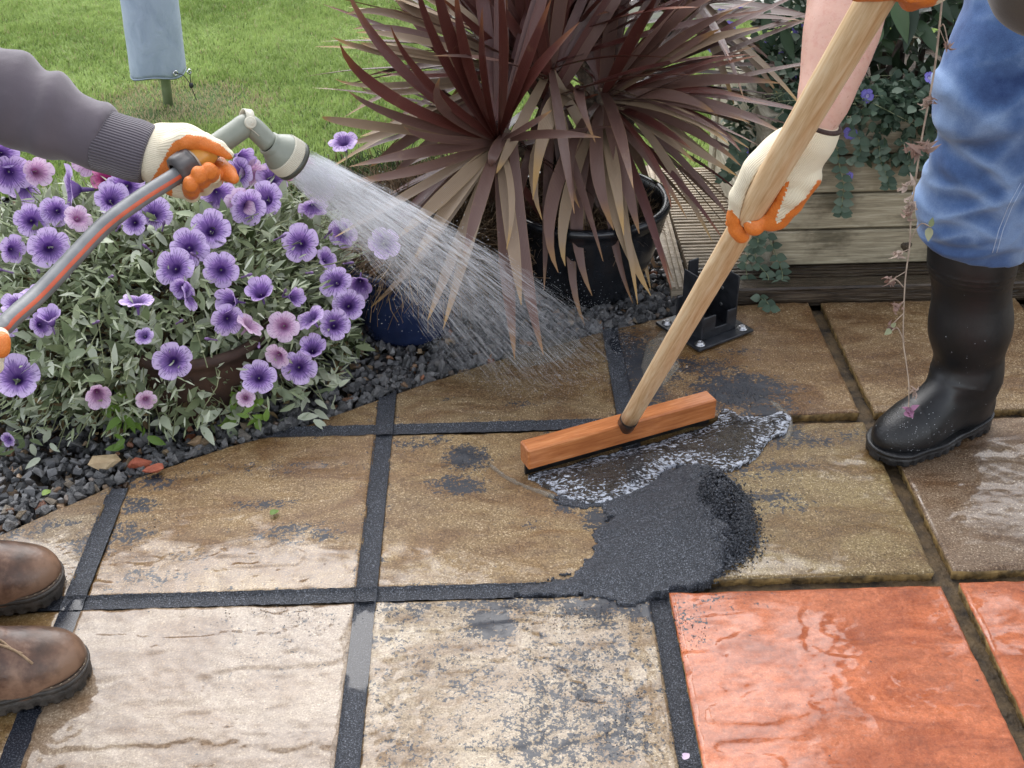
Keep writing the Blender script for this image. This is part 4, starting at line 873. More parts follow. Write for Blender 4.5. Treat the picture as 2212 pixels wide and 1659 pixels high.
# ------------------------------------------------------------------ plants of the raised planter
def bindweed():
    bw = thing('bindweed_plant', (1.5, 1.1, .36), 'trailing grey-green bindweed with small violet-blue flowers spilling over the planter', 'trailing plant')
    r = R; m = leafmat('bindweed_leaf', (.025, .055, .030), (.075, .125, .075), (.16, .21, .15), .55, .2); m1 = leafmat('bindweed_leaf_single', (.05, .09, .055), (.10, .155, .10), (.17, .22, .16), .55, .2, attr=None)
    lv, lf = leafmesh('l', 1, .78, None, .22, .25, 6); mes = [mesh('leaf', *leafmesh('leaf', 1, .72+.05*q, None, .15+.08*q, .2, 6), m1) for q in range(3)]
    P = []; N_ = []
    def clump(x, y, z, sx, sy, sz, n):
        for _ in range(n):
            u = nrm(r.randn(3)); P.append(V3(x, y, z)+u*V3(sx, sy, sz)*r.uniform(.55, 1)); N_.append(u)
    clump(1.50, 1.12, .40, .17, .10, .045, 620); clump(1.72, 1.10, .41, .22, .10, .06, 800); clump(1.95, 1.12, .42, .2, .1, .06, 300); clump(1.38, 1.10, .385, .07, .07, .05, 220)
    clump(1.36, 1.05, .33, .035, .03, .05, 60); clump(1.62, 1.06, .33, .12, .03, .05, 220); clump(1.80, 1.06, .32, .10, .03, .07, 200); clump(1.42, 1.30, .43, .12, .18, .05, 500); clump(1.30, 1.28, .30, .03, .2, .08, 160)
    clump(1.46, 1.4, .50, .13, .12, .09, 480); clump(1.345, 1.045, .24, .03, .02, .05, 26); clump(1.31, 1.05, .30, .03, .03, .03, 24); clump(2.05, .99, .12, .09, .05, .12, 160)
    P = np.array(P); N_ = np.array(N_); n = len(P); Dr = nrm_rows(N_+r.randn(n, 3)*.7+V3(0, -.2, -.1)); Up = nrm_rows(N_*.4+V3(0, -.5, .8)+r.randn(n, 3)*.5)
    pick = r.permutation(n)[:170]; rest = np.setdiff1d(np.arange(n), pick)
    scatter('small_leaves', bw, P[rest], Dr[rest], Up[rest], .015+.012*r.rand(len(rest)), lv, lf, m, r.rand(len(rest)))
    for q, i in enumerate(pick):
        s = .020+.010*r.rand(); link('leaf', mes[q % 3], Matrix([[*(orient(Dr[i], Up[i])*s)[j], P[i][j]+V3(0, -.012, .012)[j]] for j in range(3)]+[[0, 0, 0, 1]]), bw)
    # trailing strands with leaf pairs
    strands_ = [[(1805, 300), (1812, 350), (1822, 400), (1818, 445), (1816, 462)], [(1898, 300), (1903, 350), (1918, 385), (1920, 405)], [(1850, 280), (1860, 320), (1845, 350)], [(2012, 290), (2020, 330), (2012, 350)], [(1945, 300), (1965, 340), (1960, 370)],
                [(1660, 470), (1640, 510), (1632, 560), (1660, 600), (1645, 630), (1665, 665)], [(1655, 500), (1680, 560), (1690, 600), (1668, 632)], [(1640, 520), (1612, 560), (1620, 620), (1650, 650)], [(1590, 340), (1575, 365), (1560, 388)], [(1600, 300), (1590, 320), (1600, 345)]]
    cnt = 0; b = MB()
    for st in strands_:
        Q = [YP(x, y, 1.040 if y < 590 else 1.02) for x, y in st]
        for k in range(len(Q)):
            if Q[k][2] < .03: Q[k] = G(*st[k], .035 if st[k][1] < 620 else .012)
        S_ = spline(Q, 8*(len(Q)-1)+1); b.add(*tube(S_, .0011, 5, False))
        for k in range(1, len(S_), 3):
            for sg in (-1, 1):
                d = nrm(V3(sg*1.0, -.5, r.uniform(-.5, .4))); s = .019+.009*r.rand()
                Rm = orient(d, nrm(V3(r.uniform(-.4, .4), -1, .5)))*s; link('leaf', mes[cnt % 3], Matrix([[*Rm[j], S_[k][j]] for j in range(3)]+[[0, 0, 0, 1]]), bw); cnt += 1
    for _ in range(60):
        a = V3(r.uniform(1.33, 2.0), r.uniform(1.06, 1.3), .40); b.add(*tube(spline([a, a+V3(r.uniform(-.05, .05), -.03, .03), a+V3(r.uniform(-.1, .1), -.06, r.uniform(-.06, .05))], 6), .0009, 4, False))
    b.build('stems', M_stem, bw, True, kind='stuff')
    fm = [flower_me('flower', M_bw, 50+q, depth=.25, wav=.02, cup=.12) for q in range(2)]
    for q, (px, py, rp, tl) in enumerate([(1726,68,17,.15),(1685,103,18,.9),(1658,98,15,1),(1745,92,16,.3),(1706,167,17,.8),(1541,100,15,1),(1586,27,15,.9),(1577,56,13,1),(1873,207,16,.9),(1838,287,15,1),(2008,168,13,.8),(1606,328,15,1.2),(1835,380,9,1),(1560,20,10,1),(1600,12,8,1)]):
        yy = 1.45 if py < 180 and px < 1760 else 1.045
        if px > 1870 and py < 250: yy = 1.06
        p = YP(px, py, yy); view = nrm(CAM-p); nd = nrm(view+tl*V3(r.uniform(-.7, .7), 0, r.uniform(-.9, .5))); put_flower(bw, fm[q % 2], p, nd, rp*SS(p)[2]/FOC, r.rand()*6)
bindweed()
def shrub():
    sh = thing('shrub', (1.75, 1.40, .34), 'dark evergreen shrub with long pointed leaves growing in the raised planter', 'shrub')
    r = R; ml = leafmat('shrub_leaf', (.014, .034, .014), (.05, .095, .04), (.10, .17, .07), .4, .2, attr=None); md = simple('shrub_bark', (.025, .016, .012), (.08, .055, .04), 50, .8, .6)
    mes = [mesh('leaf', *leafmesh('leaf', 1, .30+.05*q, None, .25, .3+.2*q, 7), ml) for q in range(3)]
    cnt = 0
    for k in range(17):
        a = V3(r.uniform(1.50, 2.15), r.uniform(1.28, 1.5), .33); e = a+V3(r.uniform(-.25, .2), r.uniform(-.15, .12), r.uniform(.30, .75)); S_ = spline([a, (a+e)/2+r.randn(3)*.04, e], 12)
        v, f = tube(S_, np.linspace(.009, .003, 12), 6); mk('branch', v, f, md, sh, True)
        for j in range(3, 12):
            for q in range(2):
                if cnt >= 290: break
                d = nrm(V3(r.uniform(-1, 1), r.uniform(-1, .6), r.uniform(-1.0, .5))); s = r.uniform(.05, .095); Rm = orient(d, nrm(V3(0, -.6, .8)+r.randn(3)*.5))*s
                link('leaf', mes[cnt % 3], Matrix([[*Rm[i], S_[j][i]] for i in range(3)]+[[0, 0, 0, 1]]), sh); cnt += 1
    n = 2600; P = np.stack([r.uniform(1.42, 2.5, n), r.uniform(1.22, 1.62, n), r.uniform(.36, .95, n)], 1); lv, lf = leafmesh('l', 1, .34, None, .25, .3, 5)
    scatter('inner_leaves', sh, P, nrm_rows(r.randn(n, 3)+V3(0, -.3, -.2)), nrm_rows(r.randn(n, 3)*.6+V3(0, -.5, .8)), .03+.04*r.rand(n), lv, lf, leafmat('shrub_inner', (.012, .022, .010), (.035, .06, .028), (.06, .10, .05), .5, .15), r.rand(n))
    for (px, py, ex, ey) in ((1930, -30, 1960, 95), (1975, 0, 1955, 110), (1985, 45, 2030, 120), (1690, 60, 1715, 130), (2010, -20, 2060, 50), (1905, 60, 1880, 110), (1660, 20, 1650, 75), (1840, 40, 1800, 120)):
        a = YP(px, py, 1.22); e = YP(ex, ey, 1.16); s = np.linalg.norm(e-a); Rm = orient(e-a, nrm(CAM-a))*s; link('leaf', mes[0], Matrix([[*Rm[i], a[i]] for i in range(3)]+[[0, 0, 0, 1]]), sh)
shrub()
def far_bed():
    fb = thing('gravel_strip', (2.2, 3.5, 0), None, None); setp(fb, 'pale stones and low leaves beyond the lawn kerb', kind='structure')
    v, f = box((2.8, 4.05, -.02), (4.4, 1.6, .03)); mk('strip_base', v, f, M_pale, fb, False)
    r = R; Vv = []; Ff = []; nn = 0; A = []
    for k in range(1300):
        p = V3(r.uniform(.9, 3.4), r.uniform(3.25, 4.1), .005); v, f = rock(k % 9, 10); s = r.uniform(.012, .035); Vv.append((v*s) @ rotz(r.rand()*6).T+p); Ff.append(f+nn); nn += len(v); A.append(np.full(len(v), r.rand()))
    mk('pale_stones', np.concatenate(Vv), np.concatenate(Ff), simple('pale_pebble', (.18, .17, .16), (.45, .43, .4), 30, .7, .3), fb, False, kind='stuff')
    n = 900; P = np.stack([r.uniform(1.0, 2.2, n), r.uniform(3.3, 3.8, n), r.uniform(.02, .22, n)], 1); lv, lf = leafmesh('l', 1, .6, None)
    scatter('low_leaves', fb, P, nrm_rows(r.randn(n, 3)), nrm_rows(r.randn(n, 3)*.5+V3(0, -.3, 1)), .03+.04*r.rand(n), lv, lf, M_pl, r.rand(n)*.7)
far_bed()
def hedge():  # out of view, added to keep sky out of the wet slab reflections
    hd = thing('unseen_hedge', (0, 9.0, 0), 'unseen dark evergreen hedge added beyond the lawn to block sky reflections', 'hedge'); r = R
    n = 16000; P = np.stack([r.uniform(-9, 9, n), 9+.35*r.randn(n), r.uniform(0, 2.3, n)], 1); P[:, 2] += .25*fbm(P[:, 0]*.8, P[:, 0]*0, s=5)*(P[:, 2] > 1.8); lv, lf = leafmesh('l', 1, .5, None)
    scatter('hedge_leaves', hd, P, nrm_rows(r.randn(n, 3)), nrm_rows(r.randn(n, 3)+V3(0, -1, .5)), .10+.1*r.rand(n), lv, lf, leafmat('hedge_leaf', (.02, .045, .015), (.05, .09, .03), (.08, .13, .04), .6, .1), r.rand(n))
    v, f = box((0, 9.25, 1.1), (18, .3, 2.2)); mk('hedge_core', v, f, M_soil, hd, False)
hedge()

# ------------------------------------------------------------------ covered rotary dryer on the lawn
def dryer():
    th = thing('covered_rotary_dryer', POLE, 'rotary washing line standing on the lawn under a pale blue-grey fabric cover', 'rotary dryer cover')
    M_pg = simple('faded_green_pole', (.16, .20, .11), (.26, .31, .19), 20, .5, .2)
    ax = nrm(V3(.045, .02, 1)); v, f = tube([POLE+V3(0, 0, -.05), POLE+ax*.30, POLE+ax*1.75], .0155, 20); mk('pole', v, f, M_pg, th, True)
    t = NT('cover_fabric'); n = t.noise(16, 5, .6, t.coord('Object', (1, 1, .8)), .6); c = t.ramp(n, [(.3, (.27, .325, .43)), (.7, (.38, .44, .55))])
    M_cv = t.fin(c, .75, t.bump(n, .55, .012, t.bump(t.noise(70, 4), .3, .003)), Sheen_Weight=.2)
    z0 = .098; H_ = 1.5; na, nz = 96, 90; v = []
    for k in range(nz):
        s = k/(nz-1); z = z0+s*H_
        for j in range(na):
            a = 2*math.pi*j/na; rr = .084-.004*s*3+.012*s
            rr *= 1+.05*math.sin(a*2+.6)+.06*(fbm(math.cos(a)*1.6+3, math.sin(a)*1.6+3, z*6, s=8)-.47)+.035*(fbm(math.cos(a)*5, math.sin(a)*5, z*16, s=9)-.47)
            if k == 0: rr *= .985
            c = POLE+ax*z/ax[2]*1.0; v.append(c+V3(rr*math.cos(a)-.018, rr*math.sin(a), .006*math.sin(a*3)*(1-s)))
    f = [[k*na+j, k*na+(j+1) % na, (k+1)*na+(j+1) % na, (k+1)*na+j] for k in range(nz-1) for j in range(na)]
    n0 = len(v); v = np.array(v); inn = v[:na].copy(); cc = inn.mean(0); inn = cc+(inn-cc)*.93; inn[:, 2] += .10; v = np.concatenate([v, inn]); f += [[n0+j, n0+(j+1) % na, (j+1) % na, j] for j in range(na)]
    cv = mk('fabric_cover', v, f, M_cv, th, True)
    hem = v[:na]+V3(0, 0, .004); v2, f2 = tube(np.concatenate([hem, hem[:2]]), .0022, 5, False); mk('hem', v2, f2, M_cv, cv, True)
    # folded arm end peeping out on the left
    e = YP(326, 152, 2.38); v2, f2 = box(e+V3(.012, 0, 0), (.05, .016, .022), bev=.003); mk('arm_end', v2, f2, M_pg, th, False)
    M_ring = simple('eyelet_metal', (.6, .6, .62), (.75, .75, .78), 40, .25, 0, Metallic=.9); M_cord = simple('black_cord', (.01, .01, .011), (.03, .03, .032), 200, .6, .2)
    pts = []
    for px, py in ((379, 158), (409, 155)):
        cc = POLE+V3(-.018, 0, 0)+ax*z0; p = YP(px, py, 2.30)
        for yy in np.linspace(2.28, 2.40, 60):
            q = YP(px, py, yy); c0 = POLE+ax*q[2]; 
            if np.hypot(q[0]-c0[0]+.018, q[1]-c0[1]) < .0885: p = q; break
        nrml = nrm(V3(p[0]-POLE[0], p[1]-POLE[1], 0)); v2, f2 = lathe([(.0045, 0), (.0048, .0022), (.0078, .0026), (.0092, .001), (.0092, -.002)], 20, p, nrml); mk('eyelet', v2, f2, M_ring, cv, True); pts.append(p+nrml*.003)
    kn = YP(413, 184, 2.285); v2, f2 = tube(spline([pts[0], YP(396, 163, 2.285), kn], 12), .0014, 6); mk('drawcord', v2, f2, M_cord, th, True)
    v2, f2 = tube(spline([pts[1], YP(411, 170, 2.285), kn, YP(417, 198, 2.285), YP(425, 216, 2.30)], 16), .0014, 6); mk('drawcord', v2, f2, M_cord, th, True)
    v2, f2 = lathe([(.0005, -.010), (.006, -.007), (.0075, 0), (.006, .006), (.0005, .008)], 14, kn); mk('cord_toggle', v2, f2, M_cord, th, True)
dryer()
# ------------------------------------------------------------------ cloth, rubber, leather
def pr(px, py, t, rpx): return DD(px, py, t), rpx*t/FOC
def chain(P, pts, k=.012):
    d = None
    for (a, ra), (b, rb) in zip(pts[:-1], pts[1:]):
        c = cap_(P, a, b, ra, rb); d = c if d is None else smin(d, c, k)
    return d
def bbox(pts, m):
    A = np.array([p for p, r in pts]); r = max(r for p, r in pts); return A.min(0)-r-m, A.max(0)+r+m
def n3(P, s, f, seed=0, o=3): return fbm(P[..., 0]*f[0]+s, P[..., 1]*f[1]+s, P[..., 2]*f[2]+s, s=seed, o=o)-.47
def inpoly(x, y, poly):
    c = np.zeros(np.shape(x), bool); n = len(poly)
    for i in range(n):
        (x1, y1), (x2, y2) = poly[i], poly[(i+1) % n]
        c ^= ((y1 > y) != (y2 > y)) & (x < (x2-x1)*(y-y1)/((y2-y1)+1e-12)+x1)
    return c
def glove_mat():
    t = NT('knit_and_latex_glove'); m = t.attr('mask'); an = t.attr('rib')
    cb = t.n('ShaderNodeCombineXYZ'); t.set(cb.inputs[0], an); w = t.n('ShaderNodeTexWave', wave_type='BANDS'); t.set(w.inputs['Vector'], cb.outputs[0]); w.inputs['Scale'].default_value = 1.0
    mm = t.ramp(t.math('ADD', m, t.math('MULTIPLY', t.math('SUBTRACT', t.noise(420, 2), .5), .25)), [(.45, 0.0), (.55, 1.0)])
    kn = t.mix(t.math('MULTIPLY', w.outputs[1], .35), (.80, .72, .55), (.58, .47, .32)); kn = t.mix(t.ramp(t.noise(30, 4), [(.4, .25), (.6, 0.0)]), kn, (.62, .55, .42))
    ox = t.mix(t.noise(500, 2), (.60, .13, .015), (.78, .25, .045)); ox = t.mix(t.ramp(t.noise(45, 5), [(.62, 0.0), (.78, .6)]), ox, (.16, .05, .02))
    c = t.mix(mm, kn, ox)
    b1 = t.bump(w.outputs[1], .5, .0010, t.bump(t.noise(700, 2), .35, .0008)); b2 = t.bump(t.noise(600, 2), .75, .0012, t.bump(t.noise(90, 3), .35, .002))
    mx = t.n('ShaderNodeMix', data_type='VECTOR'); t.set(mx.inputs[0], mm); t.set(mx.inputs[4], b1); t.set(mx.inputs[5], b2)
    t.fin(c, t.math('SUBTRACT', .85, t.math('MULTIPLY', mm, .40)), mx.outputs[1]); return t.m
M_glove = glove_mat()
def cloth_mat(name, c1, c2, weave=900, bump=.3, big=None, rough=.9, sheen=.3):
    t = NT(name); c = t.ramp(t.noise(7, 5, .6), [(.3, c1), (.7, c2)])
    if big is not None: c = t.mix(t.ramp(t.noise(weave*.6, 2, .8), [(.35, .7), (.65, 0.0)]), c, big)
    b = t.bump(t.noise(weave, 2), bump, .0008, t.bump(t.noise(60, 4), .25, .002)); return t.fin(c, rough, b, Sheen_Weight=sheen)
M_sweat = cloth_mat('grey_sweatshirt', (.082, .066, .080), (.112, .092, .108))
M_denim = cloth_mat('blue_denim', (.014, .045, .165), (.115, .215, .46), 900, .8, (.17, .27, .50), .85, .2)
M_jacket = cloth_mat('brown_jacket', (.05, .04, .032), (.085, .068, .05))
M_trous = cloth_mat('dark_trousers', (.03, .032, .04), (.05, .052, .06))
t = NT('faded_shaded_denim'); fold_sh = t.math('ADD', t.attr('fold_shade'), t.math('MULTIPLY', t.math('SUBTRACT', t.noise(26, 5, .65), .5), .9)); c = t.ramp(fold_sh, [(.05, (.016, .045, .145)), (.45, (.065, .130, .29)), (.95, (.19, .28, .45))])  # ridges lighter, creases darker: fold shading put into the colour, plus mottled fade
c = t.mix(t.ramp(t.noise(620, 2, .8), [(.40, .55), (.60, 0.0)]), c, t.mix(1.0, c, (.55, .62, .75), 'MULTIPLY')); M_denim = t.fin(c, .9, t.bump(t.noise(900, 2), .5, .0008, t.bump(t.noise(60, 4), .3, .002)), Sheen_Weight=.15)
t = NT('ribbed_cuff'); cb = t.n('ShaderNodeCombineXYZ'); t.set(cb.inputs[0], t.attr('mask')); w = t.n('ShaderNodeTexWave', wave_type='BANDS'); t.set(w.inputs['Vector'], cb.outputs[0]); w.inputs['Scale'].default_value = 1.0
M_cuff = t.fin(t.mix(w.outputs[1], (.050, .040, .052), (.13, .112, .13)), .9, t.bump(w.outputs[1], .8, .0015), Sheen_Weight=.3)
t = NT('pale_skin'); sk = t.mix(t.noise(22, 5), (.52, .29, .225), (.66, .42, .34)); sk = t.mix(t.ramp(t.noise(90, 4, .7), [(.5, 0.0), (.66, .45)]), sk, (.50, .22, .17)); sk = t.mix(t.ramp(t.noise(240, 2), [(.66, 0.0), (.72, .5)]), sk, (.34, .17, .11))
M_skin = t.fin(sk, .5, t.bump(t.noise(260, 4), .3, .0008)); t.b.inputs['Subsurface Weight'].default_value = .12; t.b.inputs['Subsurface Radius'].default_value = (.01, .004, .002); t.b.inputs['Subsurface Scale'].default_value = 1.0
M_hair = simple('brown_hair', (.03, .018, .01), (.08, .05, .03), 60, .6, .5)
def rib_of(v, a, b, n):
    d = nrm(b-a); e1, e2, _ = frame(d, FW); q = v-a; return np.arctan2(q@e2, q@e1)*n
def glove(name, f, lo, hi, h, parent, maskf, ribs, label=None):
    v, q = snet(f, lo, hi, h); v = relax(v, q, 1, .35)
    return mk('glove', v, q, M_glove, parent, True, {'mask': maskf(v), 'rib': ribs(v)}, label=label)

# ------------------------------------------------------------------ boots
def footsdf(P, L, w, up, kind):
    """local frame: heel at origin, toe +x, z up"""
    toe = ell_(P, (L-.068, 0, .040), (.072, w*.50, .046 if kind == 'welly' else .050))
    mid = cap_(P, (L-.10, 0, .045), (.075, 0, .062), w*.44, w*.42); ins = cap_(P, (L-.085, 0, .056), (.075, 0, .125), w*.34, w*.46)
    heel = ell_(P, (.045, 0, .05), (.050, w*.40, .055)); d = smin(smin(toe, mid, .03), smin(ins, heel, .035), .03)
    d = smin(d, cap_(P, (.070, 0, .10), np.asarray(up, float)*.35+V3(.070, 0, .10)*.65, w*.49, w*.50), .03)
    return np.maximum(d, .016-P[..., 2])
def sole2d(x, y, L, w):
    Q = np.stack([x, y, 0*x], -1); a = cap_(Q, (L-w*.52, 0, 0), (L*.58, .004, 0), w*.52, w*.46); b = cap_(Q, (L*.58, .004, 0), (w*.40, 0, 0), w*.44, w*.40); return smin(a, b, .02)
def make_boot(parent, heel, toe, w, kind, mU, mS, label=None, shaft=None):
    heel = V3(heel[0], heel[1], 0); toe = V3(toe[0], toe[1], 0); L = np.linalg.norm(toe-heel); ax = nrm(toe-heel); ay = V3(-ax[1], ax[0], 0); Rm = np.stack([ax, ay, V3(0, 0, 1)], 1)
    up = V3(.06, 0, .20) if shaft is None else (shaft[0][0]-heel)@Rm
    def fu(P):
        d = footsdf(P, L, w, up, kind)
        if kind == 'welly':
            for (a, ra), (b, rb) in zip(shaft[:-1], shaft[1:]): d = smin(d, cap_(P, (a-heel)@Rm, (b-heel)@Rm, ra, rb), .03)
            d = np.maximum(d, P[..., 2]-((shaft[-1][0]-heel)@Rm)[2])
            q = n3(P, 3, (22, 22, 30), 5); d = d+.0015*q*(P[..., 2] > .06)+.0022*np.sin(P[..., 2]*95+P[..., 0]*40)*sst(.06, .12, P[..., 2])*sst(.20, .13, P[..., 2])*(.4+q)
            for zz, rr in ((.125, 1), (.335, 1), (.345, 1), (.355, 1)): d = d-.0016*np.exp(-((P[..., 2]-zz-.15*(P[..., 0]-.07)*(zz < .2))/.0016)**2)
            cx = P[..., 0]-(L-.075); d = d-.0012*np.exp(-((cx-.0)/.0018)**2)*(P[..., 2] < .1)
        else:
            q = n3(P, 3, (16, 16, 22), 7); d = d+.004*q; cr_ = P[..., 0]-(L-.125)+.25*np.abs(P[..., 1]); d = d+.0028*np.exp(-(cr_/.0035)**2)*(P[..., 2] > .05)-.002*np.exp(-((cr_-.009)/.006)**2)*(P[..., 2] > .05)
            d = np.maximum(d, P[..., 2]-up[2])
            d = d-.0010*np.exp(-((P[..., 0]-(L-.098)+.35*(P[..., 1])**2*10)/.0016)**2)
            tng = np.abs(P[..., 1]) < .017; d = d-.0018*(tng & (P[..., 0] < L-.11) & (P[..., 2] > .07))
        return d
    topz = up[2] if kind != 'welly' else ((shaft[-1][0]-heel)@Rm)[2]
    lo = V3(-.05, -w*.8, .0); hi = V3(L+.02, w*.8, topz+.01)
    if kind == 'welly': lo = V3(-.06, -w*1.0, 0); hi = V3(L+.02, w*1.05, topz+.01)
    def fs(P):
        d2 = sole2d(P[..., 0], P[..., 1], L+.006, w*1.07); top = .030 if kind != 'welly' else .026
        top = top+.010*sst(L*.36, .0, P[..., 0]); wl = np.abs(P[..., 2]-(top-.004))
        d2 = d2-.0018*(P[..., 2] > top-.007)+.002*np.exp(-((P[..., 2]-top+.009)/.002)**2)
        tr = (np.sin(P[..., 0]*330) > .35) & (P[..., 2] < .010) & (d2 > -.012); d2 = d2+.004*tr
        heelgap = (P[..., 0] > .075) & (P[..., 0] < .105) & (P[..., 2] < .012) & (np.abs(d2) < .03); d = np.maximum(d2, np.maximum(P[..., 2]-top, -P[..., 2])); return np.where(heelgap, np.maximum(d, .012-P[..., 2]), d)
    b = None
    v, q = snet(fu, lo, hi, .0032); v = relax(v, q, 2, .4); tag = v[:, 0]/L
    b = mk('boot', v@Rm.T+heel, q, mU, parent, True, {'mask': tag}, label=label)
    v, q = snet(fs, V3(-.02, -w*.75, -.004), V3(L+.02, w*.75, .046), .0025); v = relax(v, q, 1, .3); v[:, 2] = np.maximum(v[:, 2], .0005)
    mk('sole', v@Rm.T+heel+V3(0, 0, .002), q, mS, b, True)
    if kind != 'welly':
        ol = []
        for a in np.linspace(-1.9, 1.9, 50):
            c_ = np.array([L*.5, 0]); d_ = np.array([math.cos(a), math.sin(a)]); lo_, hi_ = 0.0, .3
            for _ in range(22):
                md_ = (lo_+hi_)/2; g = sole2d(np.array([c_[0]+d_[0]*md_]), np.array([c_[1]+d_[1]*md_]), L+.006, w*1.07)[0]
                if g < -.0030: lo_ = md_
                else: hi_ = md_
            ol.append(V3(c_[0]+d_[0]*lo_, c_[1]+d_[1]*lo_, .0325)@Rm.T+heel)
        v, f = tube(ol, .0022, 6); wl_ = mk('welt', v, f, M_welt, b, True)
        for s_ in range(2, 48):
            p_ = np.asarray(ol[s_]); t_ = nrm(np.asarray(ol[s_+1])-p_)
            if s_ > 12 and s_ < 38: v, f = tube([p_-t_*.0012+V3(0, 0, .0021), p_+t_*.0022+V3(0, 0, .0021)], .0006, 4); mk('stitch', v, f, M_stitch, wl_, False)
    return b, Rm, heel, L
t = NT('worn_brown_leather'); n = t.noise(15, 6, .62); c = t.ramp(n, [(.36, (.028, .013, .009)), (.50, (.095, .046, .028)), (.62, (.22, .125, .08))])
c = t.mix(t.ramp(t.attr('mask'), [(.72, 0.0), (.92, .35)]), c, (.23, .14, .085)); M_leather = t.fin(c, t.ramp(t.noise(25, 4), [(.3, .28), (.7, .5)]), t.bump(t.noise(70, 6, .65), .35, .003))
M_sole = simple('dark_boot_sole', (.020, .017, .014), (.055, .045, .037), 50, .6, .4)
t = NT('black_rubber'); w_ = t.n('ShaderNodeTexVoronoi', feature='F1'); t.set(w_.inputs['Vector'], t.coord()); w_.inputs['Scale'].default_value = 330
tx = t.math('MULTIPLY', t.ramp(t.attr('mask'), [(.76, 0.0), (.79, 1.0)]), t.ramp(t.math('MULTIPLY', w_.outputs[0], 1.0), [(.0, 1.0), (.6, 0.0)]))
c = t.mix(t.ramp(t.noise(14, 5), [(.5, 0.0), (.75, .5)]), (.007, .007, .008), (.02, .02, .02)); M_rubber = t.fin(c, t.ramp(t.noise(9, 5), [(.35, .36), (.7, .55)]), t.bump(tx, .35, .001, t.bump(t.noise(90, 3), .12, .002)), Specular_IOR_Level=.5)
M_bsole = simple('rubber_sole', (.008, .008, .009), (.02, .02, .021), 50, .4, .3)
t = NT('rope_lace'); cb = t.noise(220, 2); M_lace = t.fin(t.mix(cb, (.09, .04, .02), (.5, .36, .22)), .8)

M_welt = simple('leather_welt', (.035, .022, .015), (.10, .065, .04), 60, .6, .4); M_stitch = simple('welt_stitch', (.25, .19, .12), (.35, .28, .18), 60, .8, 0)
# ------------------------------------------------------------------ left person
lp = thing('person', (-.25, -.10, 0), 'person at the left edge in grey sweatshirt and brown boots aiming the hose', 'person', 'people laying the patio')
from mathutils.bvhtree import BVHTree
def surf(o, px, py, off=.0015):
    W = wmat(o); T_ = BVHTree.FromPolygons([W@v.co for v in o.data.vertices], [tuple(p.vertices) for p in o.data.polygons]); d = nrm(ray(px, py)); h_ = T_.ray_cast(Vector(CAM), Vector(d))
    return np.array(h_[0])-d*off if h_[0] is not None else DD(px, py, 1.8)
b1, Rm, hl, L_ = make_boot(lp, (-.285, -.035), (-.028, .045), .104, 'boot', M_leather, M_sole)
b2, Rm, hl, L_ = make_boot(lp, (-.190, -.255), (.064, -.150), .104, 'boot', M_leather, M_sole)
P = spline([surf(b2, *q) for q in ((-30, 1388), (10, 1396), (40, 1410), (71, 1434))], 14); v, f = tube(P, .0019, 6); mk('lace', v, f, M_lace, b2, True)
P = spline([surf(b2, *q) for q in ((-30, 1374), (0, 1383), (25, 1402), (48, 1412))], 12); v, f = tube(P, .0019, 6); mk('lace', v, f, M_lace, b2, True)
def limbs(name, chains, m, parent, h=.006, k=.03, wr=.006, fr=(14, 14, 14), extra=None, it=1):
    allp = [q for c in chains for q in c]; lo, hi = bbox(allp, .02)
    def f(P):
        d = None
        for c in chains:
            e = chain(P, c, k); d = e if d is None else smin(d, e, k)
        d = d+wr*n3(P, 2, fr, 3)*2
        return extra(P, d) if extra else d
    v, q = snet(f, lo, hi, h); v = relax(v, q, it, .4); return mk(name, v, q, m, parent, True, {'fold_shade': ridge(v)} if name == 'jeans' else None)
# trousers, torso and head (mostly outside the picture)
limbs('trousers', [[((-.215, -.02, .12), .072), ((-.235, 0, .5), .075), ((-.27, -.01, .90), .10)], [((-.135, -.235, .12), .072), ((-.21, -.21, .5), .075), ((-.27, -.15, .90), .10)]] if False else [[(V3(-.225, -.01, .13), .068), (V3(-.25, .01, .5), .078), (V3(-.29, -.02, .90), .11)], [(V3(-.13, -.225, .13), .068), (V3(-.22, -.20, .5), .078), (V3(-.29, -.15, .90), .11)]], M_trous, lp, .010)
SHL = V3(-.30, .12, 1.34); SHR = V3(-.30, -.28, 1.34)
sl = [pr(318, 335, 1.66, 56), pr(222, 306, 1.655, 66), pr(105, 252, 1.65, 79), pr(0, 203, 1.645, 88), pr(-110, 165, 1.645, 96)]
wrA, elA = sl[0][0], sl[-1][0]
def sweat_extra(P, d):
    ax = nrm(sl[0][0]-sl[-1][0]); s = (P-sl[1][0])@ax; up = (P-sl[1][0])@nrm(UP*1.0)
    w = sst(-.05, .05, up)*.8+.2; ph = (P@V3(.3, 1.0, .7))*18
    for c_, a_, wd in ((-.010, .0075, .012), (-.075, .0060, .016), (-.120, .005, .013), (-.185, .006, .02)):
        d = d-a_*w*np.exp(-((s-c_+.012*np.sin(ph))/wd)**2)+a_*.8*w*np.exp(-((s-c_-.026+.012*np.sin(ph))/(wd*.8))**2)*(c_ < -.02)
    return np.maximum(d, s-.004)
limbs('sweatshirt_sleeve', [[sl[1], sl[2], sl[3], sl[4]]+[(V3(-.22, .15, 1.02), .062), (SHL, .075)]], M_sweat, lp, .0048, .03, .0055, (19, 19, 19), sweat_extra, it=2)
HR = DD(-70, 790, 1.37)
limbs('sweatshirt_body', [[(V3(-.29, -.08, .92), .135), (V3(-.30, -.08, 1.20), .15), (V3(-.30, -.08, 1.36), .10)], [(SHR, .075), (V3(-.33, -.42, 1.05), .058), (HR+V3(-.09, 0, .03), .044)], [(SHL, .078), (V3(-.3, -.08, 1.38), .10), (SHR, .078)]], M_sweat, lp, .010)
